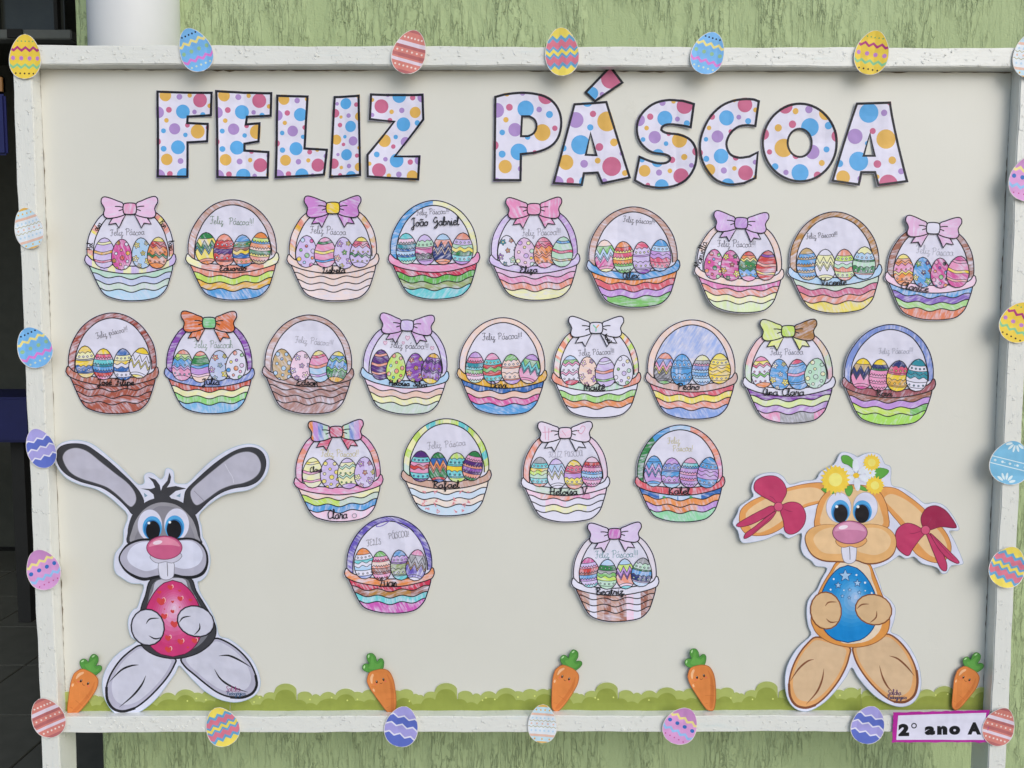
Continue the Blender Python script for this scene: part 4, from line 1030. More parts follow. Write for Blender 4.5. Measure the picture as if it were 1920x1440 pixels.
for q, (x0, x1, off, lab) in enumerate(SE):
    T = Thing('grass_strip', lab, 'paper strip', 'printed grass strips', height=.0006, curl=.0012, nk=8)
    yb = lambda x: 1338-8*(x-110)/1740
    top = [(x, yb(x)-h-1) for x, h in bumps(BU, off, x0+.3, x1-.3)]; mid = [(x, yb(x)-h) for x, h in bumps(BD, off, x0+.3, x1-.3)]
    lo = [(x1-.3, yb(x1)), (x0+.3, yb(x0))]
    T.fill('paper', [(x, y-1.3) for x, y in top]+lo, 0, rgb(206,210,180))
    T.fill('light_bushes', top+lo, 1, rgb(160,172,88)); T.fill('dark_bushes', mid+lo, 2, rgb(138,150,60))
    T.stroke('light_bushes', top, .7, 1.5, rgb(146,158,84))
    r = random.Random(q)
    for i in range(6):
        x = r.uniform(x0+20, x1-20); T.fill('light_speck#%d' % i, ell(x, yb(x)-r.uniform(20, 30), 1.6, 1.6, 8), 3, rgb(206,214,110))
    T.finish()

# ------------------------------------------------------------------ carrots
CA = -19.5
def carrot(x, y, rot, lab, k=1.0):
    T = Thing('paper_carrot', lab, 'carrot cutout', 'smiling paper carrots', height=.0045, curl=.0035)
    a = math.radians(rot-CA); c, s = math.cos(a)*k/3.692, math.sin(a)*k/3.692
    T.tf = lambda p: (x+(p[0]-860)*c-(p[1]-300)*s, y+(p[0]-860)*s+(p[1]-300)*c)
    body = cr([(770,270),(785,225),(830,205),(880,197),(920,210),(950,260),(965,330),(972,420),(965,490),(940,503),(910,490),(860,430),(800,350),(775,300)], 4)
    leaf = cr([(800,222),(765,215),(742,195),(742,170),(760,157),(785,158),(772,130),(770,100),(785,86),(810,87),(830,110),(840,143),(855,125),(872,121),(886,138),(886,170),(876,200),(840,215)], 4)
    T.fill('paper', [(p[0]+(p[0]-870)*.02, p[1]+(p[1]-340)*.012) for p in body], 0, rgb(196,140,96)); T.fill('paper', leaf, -.5, rgb(90,130,60))
    T.fill('leaves', leaf, 1, rgb(78,146,58)); T.stroke('leaves', leaf, 3.4, 1.5, rgb(52,104,44), True)
    T.fill('leaves', cr([(795,150),(800,110),(812,110),(822,150),(850,160),(868,140),(872,170),(850,195),(810,200),(780,190),(790,170)],3), 1.3, rgb(92,160,66))
    for ex, ey in ((783,105),(752,180)): T.fill('leaves', ell(ex, ey, 5, 12, 10, 10), 2, rgb(170,210,150))
    T.fill('root', body, 2.5, rgb(216,126,58)); T.stroke('root', body, 4.0, 3, rgb(176,92,44), True)
    T.fill('root', cr([(905,230),(935,270),(955,350),(960,440),(952,485),(935,480),(935,380),(925,290)],3), 2.7, rgb(206,114,50))
    T.fill('highlight#0', cr([(795,290),(790,260),(805,232),(815,240),(808,265),(806,300)],3), 3.5, rgb(236,176,128)); T.fill('highlight#1', ell(815,345,7,12,10,-25), 3.5, rgb(236,176,128))
    for q, (ex, ey) in enumerate(((836,287),(883,270))):
        T.fill('eye#%d' % q, ell(ex, ey, 7, 11, 12, -15), 4, rgb(36,24,22)); T.fill('eye#%d' % q, ell(ex-2, ey-5, 2.4, 3, 8), 4.5, rgb(220,210,200))
    for q, (ex, ey) in enumerate(((828,303),(897,282))): T.fill('cheek#%d' % q, ell(ex, ey, 8, 5, 10, -15), 4, rgb(226,104,76))
    T.stroke('mouth', cr([(856,294),(866,299),(876,292)], 4, False), 3.0, 4, rgb(120,50,30))
    for pl in ([(925,330),(955,335)],[(800,318),(830,325)],[(900,405),(968,398)],[(925,455),(905,462)]): T.stroke('root', cr(pl,2,False), 2.0, 3.2, rgb(190,100,44))
    T.finish()
carrot(155, 1283, 24, 'smiling carrot cutout left of the grey rabbit foot', 1.02)
carrot(713, 1281.5, CA, 'smiling carrot cutout leaning left, right of the grey rabbit')
carrot(1057, 1275, 20, 'smiling carrot cutout leaning right in the middle of the grass', 1.0)
carrot(1313, 1274, -15, 'smiling carrot cutout leaning left, left of the orange rabbit', 1.0)
carrot(1808, 1276, 24, 'smiling carrot cutout above the class sign', .95)

# ------------------------------------------------------------------ rabbits
def R_(ox, oy, s): return lambda pts: [(ox+x/s, oy+y/s) for x, y in pts]
def circ(m, cx, cy, rx, ry, rot=0, n=32): return m(ell(cx, cy, rx, ry, n, rot))
def rabbit_egg(T, part, m, cx, cy, rx, ry, edge, glow, gx, gy, out, layer):
    o = [(cx+a*rx, cy+b*ry) for a, b in EGG_OUT]
    ns = 9
    T.fill(part, m(o), layer, rgb(*edge))
    for i in range(1, ns+1):
        t = i/ns; k = .78*(1-t)+.06
        c = tuple(edge[j]+(glow[j]-edge[j])*(t**1.3) for j in range(3))
        T.fill(part, m([(gx+(x-gx)*k, gy+(y-gy)*k) for x, y in o]), layer+i*.25, rgb(*c))
    T.stroke(part, m(o), 1.6, layer+3, rgb(*out), True)
def tooth_nose(T, m, nose, nc, ncl, nout, tooth, lipc, outc, hl):
    x, y, rx, ry = nose
    lip = cr([(x-rx*.78,y+ry*.62),(x-rx*.68,y+ry*1.1),(x-rx*.35,y+ry*1.32),(x+.05*rx,y+ry*1.2),(x+rx*.4,y+ry*1.32),(x+rx*.8,y+ry*1.08),(x+rx*.95,y+ry*.55),(x,y)],3)
    T.fill('mouth', m(lip), 14, rgb(*lipc)); T.stroke('mouth', m(lip), 1.0, 14.5, rgb(*outc), True)
    T.fill('tooth', m(cr(tooth,3)), 13, rgb(206,206,222)); T.stroke('tooth', m(cr(tooth,3)), 1.1, 13.4, rgb(116,116,128), True)
    tx = sum(p[0] for p in tooth)/len(tooth); ys = [p[1] for p in tooth]
    T.stroke('tooth', m([(tx+2,min(ys)+8),(tx+6,(min(ys)+max(ys))/2),(tx+6,max(ys)-30)]), 1.2, 13.6, rgb(70,70,80))
    T.fill('nose', circ(m,x,y,rx,ry), 15, rgb(*nc)); T.stroke('nose', circ(m,x,y,rx,ry), 1.4, 16.5, rgb(*nout), True)
    T.fill('nose', m(cr([(x-rx*.88,y-ry*.1),(x-rx*.6,y-ry*.62),(x,y-ry*.9),(x+rx*.6,y-ry*.62),(x+rx*.88,y-ry*.1),(x+rx*.4,y-ry*.22),(x-rx*.4,y-ry*.22)],3)), 15.5, rgb(*ncl))
    T.fill('nose', circ(m,x-rx*.38,y-ry*.45,rx*.27,ry*.17,-12), 16, rgb(*hl))
def eyes(T, m, es):
    for q, (w_, i_, p_) in enumerate(es):
        T.fill('eye#%d' % q, circ(m,*w_), 8, rgb(206,206,226)); T.stroke('eye#%d' % q, circ(m,*w_), .8, 8.3, rgb(150,150,165), True)
        T.fill('eye#%d' % q, circ(m,*i_), 9, rgb(70,160,220)); T.fill('eye#%d' % q, circ(m,i_[0],i_[1]+12,i_[2]*.86,i_[3]*.82), 9.4, rgb(40,112,178))
        T.fill('eye#%d' % q, circ(m,*p_), 10, rgb(22,20,26)); T.fill('eye#%d' % q, circ(m,p_[0]-p_[2]*.58,p_[1]-p_[3]*.78,11,11), 10.5, rgb(226,228,240))
def limb(T, part, m, pts, fillc, shade, outc, wd, layer, creases, k=.9, off=(0,0), smooth=True):
    o = cr(pts, 4) if smooth else pts
    T.fill(part, m(o), layer, rgb(*shade))
    cx = sum(p[0] for p in o)/len(o); cy = sum(p[1] for p in o)/len(o)
    T.fill(part, m([(cx+(x-cx)*k+off[0], cy+(y-cy)*k+off[1]) for x, y in o]), layer+.4, rgb(*fillc))
    T.stroke(part, m(o), wd, layer+.8, rgb(*outc), True)
    for c in creases: T.stroke(part, m(cr(c, 5, False)), wd*1.15, layer+1.0, rgb(*outc), taper=2)

H = R_(100, 810, 4.571); B = R_(180, 1050, 4.882)
T = Thing('rabbit_cutout', 'grey cartoon rabbit cutout with a pink heart egg at the lower left of the board', 'rabbit cutout', height=.0025, curl=.006, nk=9)
outl = H([(35,200),(60,130),(110,85),(200,62),(300,72),(390,115),(500,210),(600,300),(680,385),(745,445),(795,430),(792,375),(820,345),(870,350),(930,400),(965,370),(975,315),(1005,305),(1045,340),(1052,430),(1140,440),(1180,420),(1260,340),(1340,265),(1440,190),(1560,125),(1680,95),(1780,110),(1850,170),(1868,260),(1840,360),(1770,440),(1680,490),(1560,510),(1450,545),(1340,620),(1255,710),(1275,800),(1285,890),(1310,930),(1345,1020),(1350,1130),(1320,1220),(1270,1270)]) \
 + B([(935,200),(960,300),(1040,430),(1100,560),(1135,690),(1220,715),(1330,790),(1430,890),(1490,1000),(1515,1100),(1500,1180),(1440,1240),(1340,1280),(1240,1285),(1120,1255),(1000,1190),(900,1100),(820,1010),(765,960),(730,1030),(660,1130),(570,1250),(470,1340),(370,1395),(270,1410),(200,1395),(140,1335),(90,1240),(72,1120),(95,1010),(160,900),(250,820),(380,740),(330,700),(300,600),(310,510),(350,450),(385,430),(420,330),(445,220),(330,205),(240,150)]) \
 + H([(545,1200),(530,1130),(545,1030),(610,945),(615,830),(650,710),(560,610),(480,540),(380,480),(260,445),(150,390),(80,310)])
outl = cr(outl, 3)
T.fill('paper', outl, 0, rgb(206,208,226)); T.stroke('paper', outl, 1.0, .4, rgb(160,186,204), True)
DK = (58,58,63); LG = (178,176,192); BK = (32,32,36); HG = (194,194,210)
limb(T, 'foot#0', B, [(415,775),(330,820),(230,910),(150,1030),(110,1150),(120,1260),(170,1340),(260,1370),(370,1340),(480,1260),(590,1150),(670,1050),(720,960),(732,900),(620,870),(500,820)], HG, (172,170,190), BK, 3.2, 1, [[(130,1110),(240,1000),(330,960),(400,952)],[(225,1335),(350,1230),(430,1130),(465,1050)]], .86, (6,-14))
limb(T, 'foot#1', B, [(1095,712),(1200,740),(1320,820),(1420,930),(1475,1050),(1480,1130),(1440,1200),(1350,1240),(1240,1240),(1120,1200),(1000,1120),(900,1040),(820,970),(785,895),(900,850),(1020,780)], HG, (172,170,190), BK, 3.2, 1, [[(1130,870),(1220,865),(1320,905),(1430,970)],[(1090,990),(1150,1080),(1260,1150),(1400,1195)]], .86, (-8,-12))
T.stroke('foot#0', B(cr([(110,1150),(118,1260),(172,1345),(262,1372),(372,1342)],4,False)), 5.0, 2.4, rgb(*BK)); T.stroke('foot#1', B(cr([(1470,1040),(1482,1130),(1440,1205),(1350,1243),(1240,1242)],4,False)), 5.0, 2.4, rgb(*BK))
bd = cr([(515,170),(690,140),(870,165),(920,280),(1000,410),(1080,550),(1105,640),(1080,730),(1000,810),(900,865),(760,895),(620,885),(500,840),(420,760),(390,600),(420,430),(460,320)], 4)
T.fill('body', B(bd), 3, rgb(*DK)); T.fill('body', B(cr([(560,180),(820,165),(880,270),(960,420),(1040,560),(1030,680),(930,790),(800,840),(700,850),(600,820),(520,720),(470,560),(480,380)],4)), 3.4, rgb(112,112,120)); T.fill('body', B(cr([(575,180),(800,165),(850,260),(920,380),(700,500),(500,400),(530,280)],4)), 3.8, rgb(184,182,198))
T.stroke('body', B(bd), 2.2, 4, rgb(*BK), True)
rabbit_egg(T, 'held_egg', B, 710, 530, 268, 350, (200,50,112), (224,188,214), 720, 430, (90,30,60), 4.5)
for (x, y, s) in [(605,370,46),(690,242,30),(778,347,30),(868,362,18),(706,377,14),(706,466,22),(632,508,34),(724,580,40),(668,705,34),(782,740,34),(908,732,32),(672,810,36),(770,275,14),(632,445,8),(588,288,20),(770,428,8),(845,795,12)]:
    h = cr([(x, y+s*.9), (x-s*.95, y), (x-s*.6, y-s*.7), (x, y-s*.35), (x+s*.6, y-s*.7), (x+s*.95, y)], 3)
    hn = 'heart#%d' % (x*1000+y)
    T.fill(hn, B(h), 8.2, rgb(206,62,62))
    if s > 20: T.stroke(hn, B(cr([(x+s*.15,y-s*.5),(x+s*.6,y-s*.65),(x+s*.8,y),(x+s*.5,y+s*.4)],3,False)), 1.3, 8.5, rgb(238,190,190), taper=2)
limb(T, 'paw#0', B, ell(480,610,150,166,18,-15), HG, (172,170,190), BK, 2.4, 9, [[(465,580),(500,535),(585,528)],[(490,685),(550,715),(615,700)]], .93, smooth=False)
limb(T, 'paw#1', B, ell(917,558,172,138,18,18), HG, (172,170,190), BK, 2.4, 9, [[(765,570),(800,525),(870,512)],[(950,575),(950,630),(900,685)]], .93, smooth=False)
for nm, o, i in (('ear#0',[(62,190),(85,130),(140,98),(220,90),(310,105),(400,165),(520,265),(620,360),(690,430),(760,520),(785,610),(700,700),(640,640),(560,560),(450,480),(350,445),(240,410),(140,350),(85,280)],[(118,230),(130,170),(180,135),(250,130),(330,165),(430,250),(550,350),(640,420),(700,490),(722,550),(715,600),(680,635),(640,610),(570,540),(480,470),(380,430),(260,390),(170,330)]),
 ('ear#1',[(1130,560),(1150,490),(1230,410),(1330,320),(1430,240),(1540,170),(1640,130),(1740,125),(1810,165),(1840,240),(1825,330),(1770,410),(1680,455),(1560,475),(1450,515),(1340,590),(1250,680),(1210,700),(1130,640)],[(1183,530),(1200,480),(1290,400),(1400,310),(1510,225),(1600,175),(1690,160),(1760,190),(1795,260),(1785,330),(1730,390),(1640,430),(1540,450),(1440,490),(1340,560),(1270,610),(1230,622),(1200,590)])):
    T.fill(nm, H(cr(o,4)), 2, rgb(*DK)); T.stroke(nm, H(cr(o,4)), 1.2, 2.3, rgb(*BK), True); T.fill(nm, H(cr(i,4)), 2.6, rgb(*LG)); T.stroke(nm, H(cr(i,4)), 1.0, 2.9, rgb(112,112,120), True)
T.stroke('ear#1', H(cr([(1485,265),(1520,330),(1550,380),(1560,430)],3,False)), 1.0, 3.2, rgb(206,204,218)); T.stroke('ear#1', H([(1215,500),(1300,585)]), 1.0, 3.2, rgb(130,128,142))
T.fill('hair', H([(760,478),(850,482),(885,470),(868,425),(828,378),(890,402),(925,450),(934,500),(948,460),(990,410),(1008,340),(1022,380),(1012,430),(985,470),(1060,458),(1150,480),(1060,500),(1005,545),(1040,590),(880,590),(870,530),(830,495)]), 3, rgb(*DK))
for tr in ([(790,515),(820,540),(795,555)],[(1100,520),(1060,545),(1095,555)]): T.fill('hair', H(tr), 2.5, rgb(120,150,172))
hd = cr([(665,960),(648,860),(660,780),(690,700),(740,640),(820,585),(900,560),(980,560),(1060,575),(1130,610),(1190,660),(1230,720),(1255,800),(1268,900),(1262,960),(960,1000)],4)
T.fill('face', H(hd), 5, rgb(*DK)); T.fill('face', H(cr([(685,950),(688,830),(730,730),(800,650),(890,605),(980,600),(1070,625),(1150,690),(1210,770),(1245,880),(1245,950),(960,980)],4)), 5.5, rgb(146,144,152)); T.fill('face', H(cr([(720,950),(740,830),(800,720),(890,640),(970,630),(1060,650),(1130,720),(1180,800),(1205,940),(960,980)],4)), 6, rgb(130,128,138))
eyes(T, H, [((838,790,104,132),(858,815,82,100),(865,838,60,82)), ((1065,785,106,136),(1048,812,82,102),(1043,832,62,82))])
mz = cr([(572,1090),(590,1020),(650,950),(740,912),(840,905),(960,925),(1090,902),(1200,905),(1280,945),(1330,1030),(1335,1130),(1300,1210),(1220,1250),(1120,1250),(1040,1228),(960,1235),(880,1250),(790,1268),(700,1240),(620,1180)],4)
T.fill('muzzle', H(mz), 11, rgb(*BK))
mz2 = cr([(585,1090),(602,1025),(660,965),(750,930),(840,925),(960,940),(1090,922),(1195,922),(1268,960),(1312,1030),(1316,1120),(1280,1190),(1210,1225),(1120,1226),(1040,1208),(960,1212),(880,1225),(790,1240),(705,1215),(630,1165)],4)
T.fill('muzzle', H(mz2), 11.5, rgb(170,168,186))
T.fill('muzzle', H(cr([(645,1060),(680,985),(770,938),(930,945),(960,1100),(920,1150),(820,1185),(740,1165),(670,1120)],4)), 12, rgb(204,206,226)); T.fill('muzzle', H(cr([(1000,950),(1100,928),(1200,934),(1265,985),(1288,1060),(1250,1130),(1170,1165),(1080,1160),(1000,1110)],4)), 12, rgb(204,206,226))
tooth_nose(T, H, (962,985,150,100), (196,86,128), (216,130,158), (130,44,84), [(912,1120),(975,1105),(1040,1115),(1044,1180),(1035,1235),(990,1260),(945,1255),(918,1220)], (190,188,206), (110,110,122), (236,206,220))
write(T, 'printed_signature', 'Salcha', *B([(1265,1190)])[0], 5.0, .9, 12, rgb(150,60,120), 0); write(T, 'printed_signature#1', 'Pedagógica', *B([(1295,1222)])[0], 3.8, .9, 12, rgb(40,84,124), 0)
T.finish()

H = R_(1360, 830, 4.085); B = R_(1440, 1040, 4.8)
T = Thing('rabbit_cutout', 'orange cartoon rabbit cutout with red ear bows and a blue star egg', 'rabbit cutout', height=.0025, curl=.006, nk=9)
outl = H([(50,610),(85,540),(110,480),(210,410),(195,350),(225,270),(290,235),(380,228),(440,260),(490,318),(600,292),(690,280),(730,220),(830,165),(870,90),(910,70),(980,90),(1010,110),(1060,85),(1120,75),(1180,95),(1215,160),(1262,190),(1266,320),(1350,345),(1440,400),(1520,465),(1590,455),(1660,475),(1720,540),(1775,640),(1765,668),(1705,672),(1740,740),(1800,880),(1802,925),(1722,935),(1690,988),(1650,996),(1610,950),(1500,920),(1440,870),(1380,885),(1330,860),(1300,880),(1220,930),(1135,960)]) \
 + B([(955,135),(1000,250),(1030,350),(1090,400),(1140,480),(1125,600),(1100,690),(1180,730),(1270,830),(1340,970),(1365,1110),(1350,1230),(1290,1320),(1200,1355),(1100,1340),(980,1280),(880,1190),(800,1090),(750,1010),(700,1090),(600,1220),(500,1320),(380,1390),(290,1395),(210,1350),(160,1260),(145,1130),(165,1000),(230,880),(300,800),(385,720),(360,640),(345,530),(355,420),(400,350),(440,310),(480,220),(530,120),(430,100)]) \
 + H([(660,905),(600,860),(575,790),(580,690),(480,730),(420,690),(300,740),(150,765),(110,740),(90,670)])
outl = cr(outl, 3)
T.fill('paper', outl, 0, rgb(206,208,226)); T.stroke('paper', outl, 1.0, .4, rgb(150,168,186), True)
OR = (218,148,78); TN = (222,184,136); BR = (122,70,42); CR = (190,52,98); CD = (112,28,60)
limb(T, 'foot#0', B, [(430,740),(350,800),(270,900),(210,1020),(180,1150),(190,1260),(240,1340),(330,1365),(420,1340),(520,1260),(620,1140),(690,1020),(725,920),(730,830),(560,770)], (204,172,134), (216,154,92), BR, 3.0, 1, [[(190,1130),(270,1020),(350,955),(410,938)],[(335,1335),(430,1230),(480,1120),(498,1020)]], .87, (4,-14))
limb(T, 'foot#1', B, [(1060,710),(1160,760),(1260,880),(1320,1020),(1330,1140),(1300,1250),(1220,1310),(1120,1310),(1020,1250),(900,1130),(810,1000),(770,900),(765,830),(830,800),(960,770)], (204,172,134), (216,154,92), BR, 3.0, 1, [[(1085,905),(1160,930),(1240,1000),(1305,1080)],[(995,990),(1020,1090),(1060,1170),(1110,1225)]], .87, (-6,-14))
T.stroke('foot#0', B(cr([(180,1150),(190,1262),(242,1342),(332,1367),(422,1342)],4,False)), 4.6, 2.4, rgb(*BR)); T.stroke('foot#1', B(cr([(1325,1030),(1332,1140),(1302,1252),(1220,1312),(1120,1311)],4,False)), 4.6, 2.4, rgb(*BR))
bd = cr([(625,60),(760,40),(900,70),(960,200),(1010,330),(1070,480),(1090,600),(1060,710),(960,790),(830,828),(700,828),(560,790),(450,720),(400,640),(385,560),(430,400),(480,280),(560,150)],4)
T.fill('body', B(bd), 3, rgb(214,140,62)); T.fill('body', B(cr([(650,70),(880,80),(930,220),(980,360),(1020,560),(1000,680),(900,770),(740,800),(640,770),(560,600),(540,300)],4)), 3.5, rgb(220,200,176)); T.stroke('body', B(bd), 1.6, 4, rgb(150,92,44), True)
rabbit_egg(T, 'held_egg', B, 718, 442, 264, 348, (0,128,204), (160,186,224), 790, 375, (14,60,110), 4.5)
def star(x, y, r): return [(x+math.sin(math.pi*k/5)*(r if k % 2 == 0 else r*.45), y-math.cos(math.pi*k/5)*(r if k % 2 == 0 else r*.45)) for k in range(10)]
for (x, y, r) in [(693,187,58),(628,273,32),(800,253,36),(733,313,18),(817,337,20),(667,370,18),(728,385,17)]:
    T.fill('star#%d' % x, B(star(x,y,r)), 8.2, rgb(150,188,224)); T.stroke('star#%d' % x, B(star(x,y,r)), 1.3 if r > 25 else .8, 8.5, rgb(26,74,132), True)
for (x, y, r) in [(588,217,9),(792,180,9),(560,312,9),(868,248,10),(927,340,9),(680,318,6),(870,320,6)]: T.fill('light_spot#%d' % x, B(ell(x,y,r,r,10)), 8.2, rgb(206,220,240))
limb(T, 'paw#0', B, ell(518,500,140,168,18,-8), (206,170,126), (206,158,104), BR, 2.2, 9, [[(510,460),(545,425),(618,424)],[(520,572),(560,605),(625,600)]], .94, smooth=False)
limb(T, 'paw#1', B, ell(945,490,164,136,18,14), (206,170,126), (206,158,104), BR, 2.2, 9, [[(795,485),(840,445),(905,440)],[(972,500),(965,560),(912,608)]], .94, smooth=False)
for nm, o, i in (('ear#0',[(100,570),(120,500),(200,440),(330,390),(470,345),(600,315),(730,305),(800,340),(740,440),(700,465),(600,495),(520,560),(430,650),(330,700),(230,710),(150,690),(110,640)],[(150,540),(300,430),(470,370),(650,340),(740,370),(745,430),(600,470),(480,560),(330,660),(220,680)]),
 ('ear#1',[(1170,350),(1290,345),(1400,410),(1500,490),(1620,610),(1690,700),(1720,790),(1700,870),(1620,915),(1520,890),(1430,820),(1350,650),(1270,550),(1215,470)],[(1210,430),(1260,390),(1350,420),(1450,490),(1560,600),(1650,700),(1690,800),(1650,870),(1560,860),(1450,740),(1370,610),(1280,510)])):
    T.fill(nm, H(cr(o,4)), 2, rgb(*OR)); T.stroke(nm, H(cr(o,4)), 1.2, 2.3, rgb(150,92,44), True); T.fill(nm, H(cr(i,4)), 2.6, rgb(*TN))
hd = cr([(700,660),(690,540),(720,440),(780,370),(860,330),(960,320),(1080,330),(1170,370),(1220,450),(1240,540),(1225,660),(960,700)],4)
T.fill('face', H(hd), 5, rgb(*OR)); T.stroke('face', H(hd), 1.3, 5.2, rgb(140,84,44), True); T.fill('face', H(cr([(735,640),(745,500),(800,400),(900,360),(1060,360),(1140,420),(1180,500),(1190,640),(960,690)],4)), 5.5, rgb(*TN))
eyes(T, H, [((865,495,96,115),(878,525,72,88),(880,542,53,70)), ((1068,490,92,112),(1045,525,72,86),(1042,543,53,70))])
mz = cr([(605,740),(630,670),(700,632),(800,622),(950,645),(1100,618),(1220,640),(1290,700),(1305,790),(1270,870),(1180,920),(1080,930),(1000,905),(940,918),(860,915),(740,905),(650,850)],4)
T.fill('muzzle', H(mz), 11, rgb(*BR)); T.fill('muzzle', H([(950+(x-950)*.985, 768+(y-768)*.955-4) for x, y in mz]), 11.5, rgb(218,164,100))
T.fill('muzzle', H(cr([(670,740),(720,675),(830,645),(940,690),(920,830),(820,850),(730,830)],4)), 12, rgb(*TN)); T.fill('muzzle', H(cr([(990,690),(1100,648),(1200,664),(1260,730),(1240,810),(1160,855),(1080,850),(1000,815)],4)), 12, rgb(*TN))
tooth_nose(T, H, (950,685,132,88), (196,120,158), (214,150,182), (110,44,84), [(890,800),(945,790),(1000,796),(1000,860),(990,905),(950,925),(908,908),(892,860)], (222,160,96), (130,84,50), (232,214,226))
def ribbon(nm, parts, kx, ky, shade):
    for q, (o, hi) in enumerate(parts):
        T.fill(nm, H(cr(o,4)), 6.5+q*.4, rgb(*(CR if not shade or q != 2 else (156,28,72)))); T.stroke(nm, H(cr(o,4)), 1.3, 6.7+q*.4, rgb(*CD), True)
        if hi: T.stroke(nm, H(cr(hi,4,False)), 1.5, 6.8+q*.4, rgb(150,40,80), taper=2)
    T.fill(nm, circ(H,kx,ky,34,34), 8.6, rgb(206,76,116)); T.stroke(nm, circ(H,kx,ky,34,34), 1.1, 8.8, rgb(*CD), True)
ribbon('ear_bow#0', [([(350,480),(280,510),(180,560),(80,620),(110,640),(200,620),(300,570),(380,510)],None),([(385,520),(320,560),(220,640),(150,690),(140,730),(190,710),(280,640),(350,580)],[(380,530),(290,620),(200,690)]),
 ([(385,465),(320,430),(250,390),(215,350),(230,290),(300,255),(380,255),(440,300),(465,370),(440,430),(415,465)],[(395,460),(360,420),(330,405)]),([(430,475),(500,450),(570,470),(610,540),(600,620),(550,680),(490,698),(450,670),(440,600),(415,520)],[(435,500),(480,520),(510,525)])], 402, 487, False)
ribbon('ear_bow#1', [([(1530,690),(1560,770),(1600,870),(1640,960),(1680,975),(1685,920),(1650,830),(1590,740),(1550,690)],None),([(1560,690),(1620,740),(1700,820),(1775,900),(1760,918),(1690,880),(1620,800)],[(1570,700),(1660,800),(1740,890)]),
 ([(1505,640),(1490,570),(1530,500),(1600,478),(1670,510),(1720,570),(1755,630),(1740,648),(1640,640),(1555,665)],[(1530,640),(1560,590),(1570,560)]),([(1495,655),(1430,620),(1370,615),(1310,660),(1295,730),(1310,800),(1360,850),(1400,860),(1430,810),(1480,740),(1520,690)],[(1500,670),(1440,690),(1400,690)])], 1525, 665, True)
for q_, o in enumerate(([(888,100),(940,100),(985,145),(1005,185),(980,200),(940,170),(895,150)],[(1120,205),(1180,190),(1245,210),(1220,250),(1170,275),(1110,245)],[(918,345),(965,325),(972,370),(945,410),(920,385)],[(1010,318),(1070,345),(1080,370),(1020,352)],[(735,350),(790,330),(770,380),(745,368)],[(800,370),(850,360),(830,395)])):
    T.fill('leaf#%d' % q_, H(cr(o,3)), 7.0, rgb(84,160,56)); T.stroke('leaf#%d' % q_, H(cr(o,3)), .8, 7.2, rgb(50,112,40), True)
def daisy(x, y, r, n, inner, col, cc, cr_, layer):
    pl = []
    for k in range(n*2):
        a = math.pi*k/n; rr = r*(1 if k % 2 == 0 else inner)*(1+.06*math.sin(k*2.7)); pl.append((x+math.cos(a)*rr, y+math.sin(a)*rr))
    T.fill('flower#%d' % int(x), H(pl), layer, rgb(*col)); T.fill('flower#%d' % int(x), circ(H,x,y,cr_,cr_,0,16), layer+.3, rgb(*cc))
for k in range(6):
    a = math.radians(60*k+85); T.fill('flower', circ(H,1000+math.cos(a)*62,245+math.sin(a)*62,62,24,60*k+85,16), 7.6, rgb(212,218,236))
daisy(1105,230,48,12,.7,(214,220,238),(206,214,232),20,7.7); T.fill('flower#1105', circ(H,1105,230,9,9,0,10), 8.2, rgb(226,196,70))
T.fill('flower', circ(H,998,250,24,21,0,16), 8.4, rgb(230,186,40))
daisy(840,282,118,20,.78,(232,196,56),(240,220,110),52,8.0); daisy(1115,150,68,16,.78,(232,196,56),(238,214,100),30,8.0); daisy(1140,325,74,16,.78,(232,196,56),(240,218,104),32,8.0)
write(T, 'printed_signature', 'Salcha', *B([(1125,1248)])[0], 4.6, .9, 12, rgb(96,50,110), 0); write(T, 'printed_signature#1', 'Pedagógica', *B([(1150,1285)])[0], 3.8, .9, 12, rgb(40,60,110), 0)
T.finish()

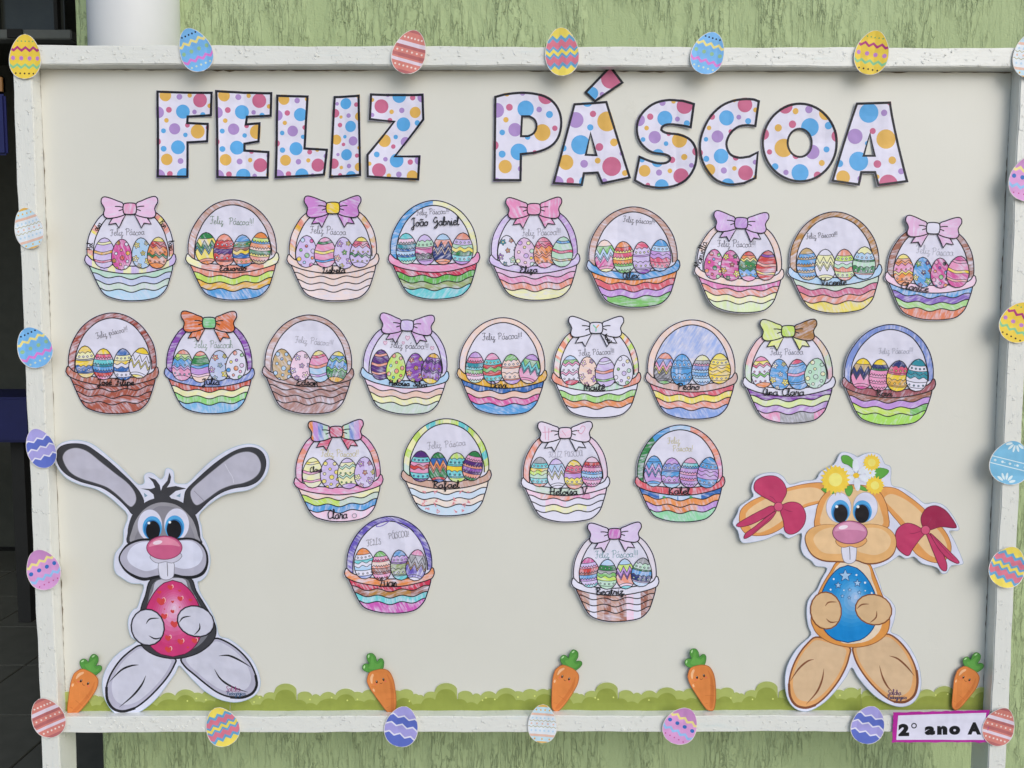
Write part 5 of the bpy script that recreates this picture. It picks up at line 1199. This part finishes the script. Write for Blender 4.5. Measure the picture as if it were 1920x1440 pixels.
# ------------------------------------------------------------------ class sign
T = Thing('class_sign', 'white class sign with magenta border at the bottom right corner of the frame', 'sign', height=.0272, curl=.002)
S_ = R_(1400, 1200, 3.692)
r = random.Random(4)
edge = []
for (a, b) in (((1012,500),(1678,482)),((1678,482),(1668,708)),((1668,708),(1004,706)),((1004,706),(1012,500))):
    for k in range(22):
        t = k/22; j = 3.2; edge.append((a[0]+(b[0]-a[0])*t+r.uniform(-j,j), a[1]+(b[1]-a[1])*t+r.uniform(-j,j)))
T.fill('paper', S_(edge), 0, rgb(178,32,150)); T.fill('white_label', S_([(1046,520),(1655,501),(1640,690),(1034,689)]), 1, rgb(212,210,228))
BKK = rgb(18,18,24)
def glyphs(part, text, boxes):
    cu = bpy.data.curves.new('txt', 'FONT'); cu.body = text; cu.size = 1; cu.offset = .075; cu.resolution_u = 6
    ob = bpy.data.objects.new('txt', cu); COL.objects.link(ob); bpy.context.view_layer.update()
    me = ob.to_mesh(); vs_ = [v.co.copy() for v in me.vertices]; fs = [tuple(p.vertices) for p in me.polygons]
    ob.to_mesh_clear() if False else None
    x0, x1 = min(v.x for v in vs_), max(v.x for v in vs_); y0, y1 = min(v.y for v in vs_), max(v.y for v in vs_)
    (bx0, by0, bx1, by1, sl) = boxes
    pts = S_([(bx0+(v.x-x0)/(x1-x0)*(bx1-bx0), by1-(v.y-y0)/(y1-y0)*(by1-by0)+sl*(v.x-x0)/(x1-x0)) for v in vs_])
    b = T.verts(pts, 2); k = T._pid(part)
    for f in fs: T.F.append(tuple(b+i for i in f)); T.info.append((k, BKK, 'print'))
    bpy.data.objects.remove(ob); bpy.data.curves.remove(cu)
glyphs('lettering#0', '2', (1048,578,1124,664,0))
ring = ell(1157,592,16,16,20); T.stroke('lettering#1', S_(ring), 2.0, 2, BKK, True)
glyphs('lettering#2', 'a', (1232,596,1304,658,-1)); glyphs('lettering#3', 'n', (1318,594,1388,656,-1)); glyphs('lettering#4', 'o', (1400,592,1476,655,-1)); glyphs('lettering#5', 'A', (1527,568,1622,654,0))
T.finish()
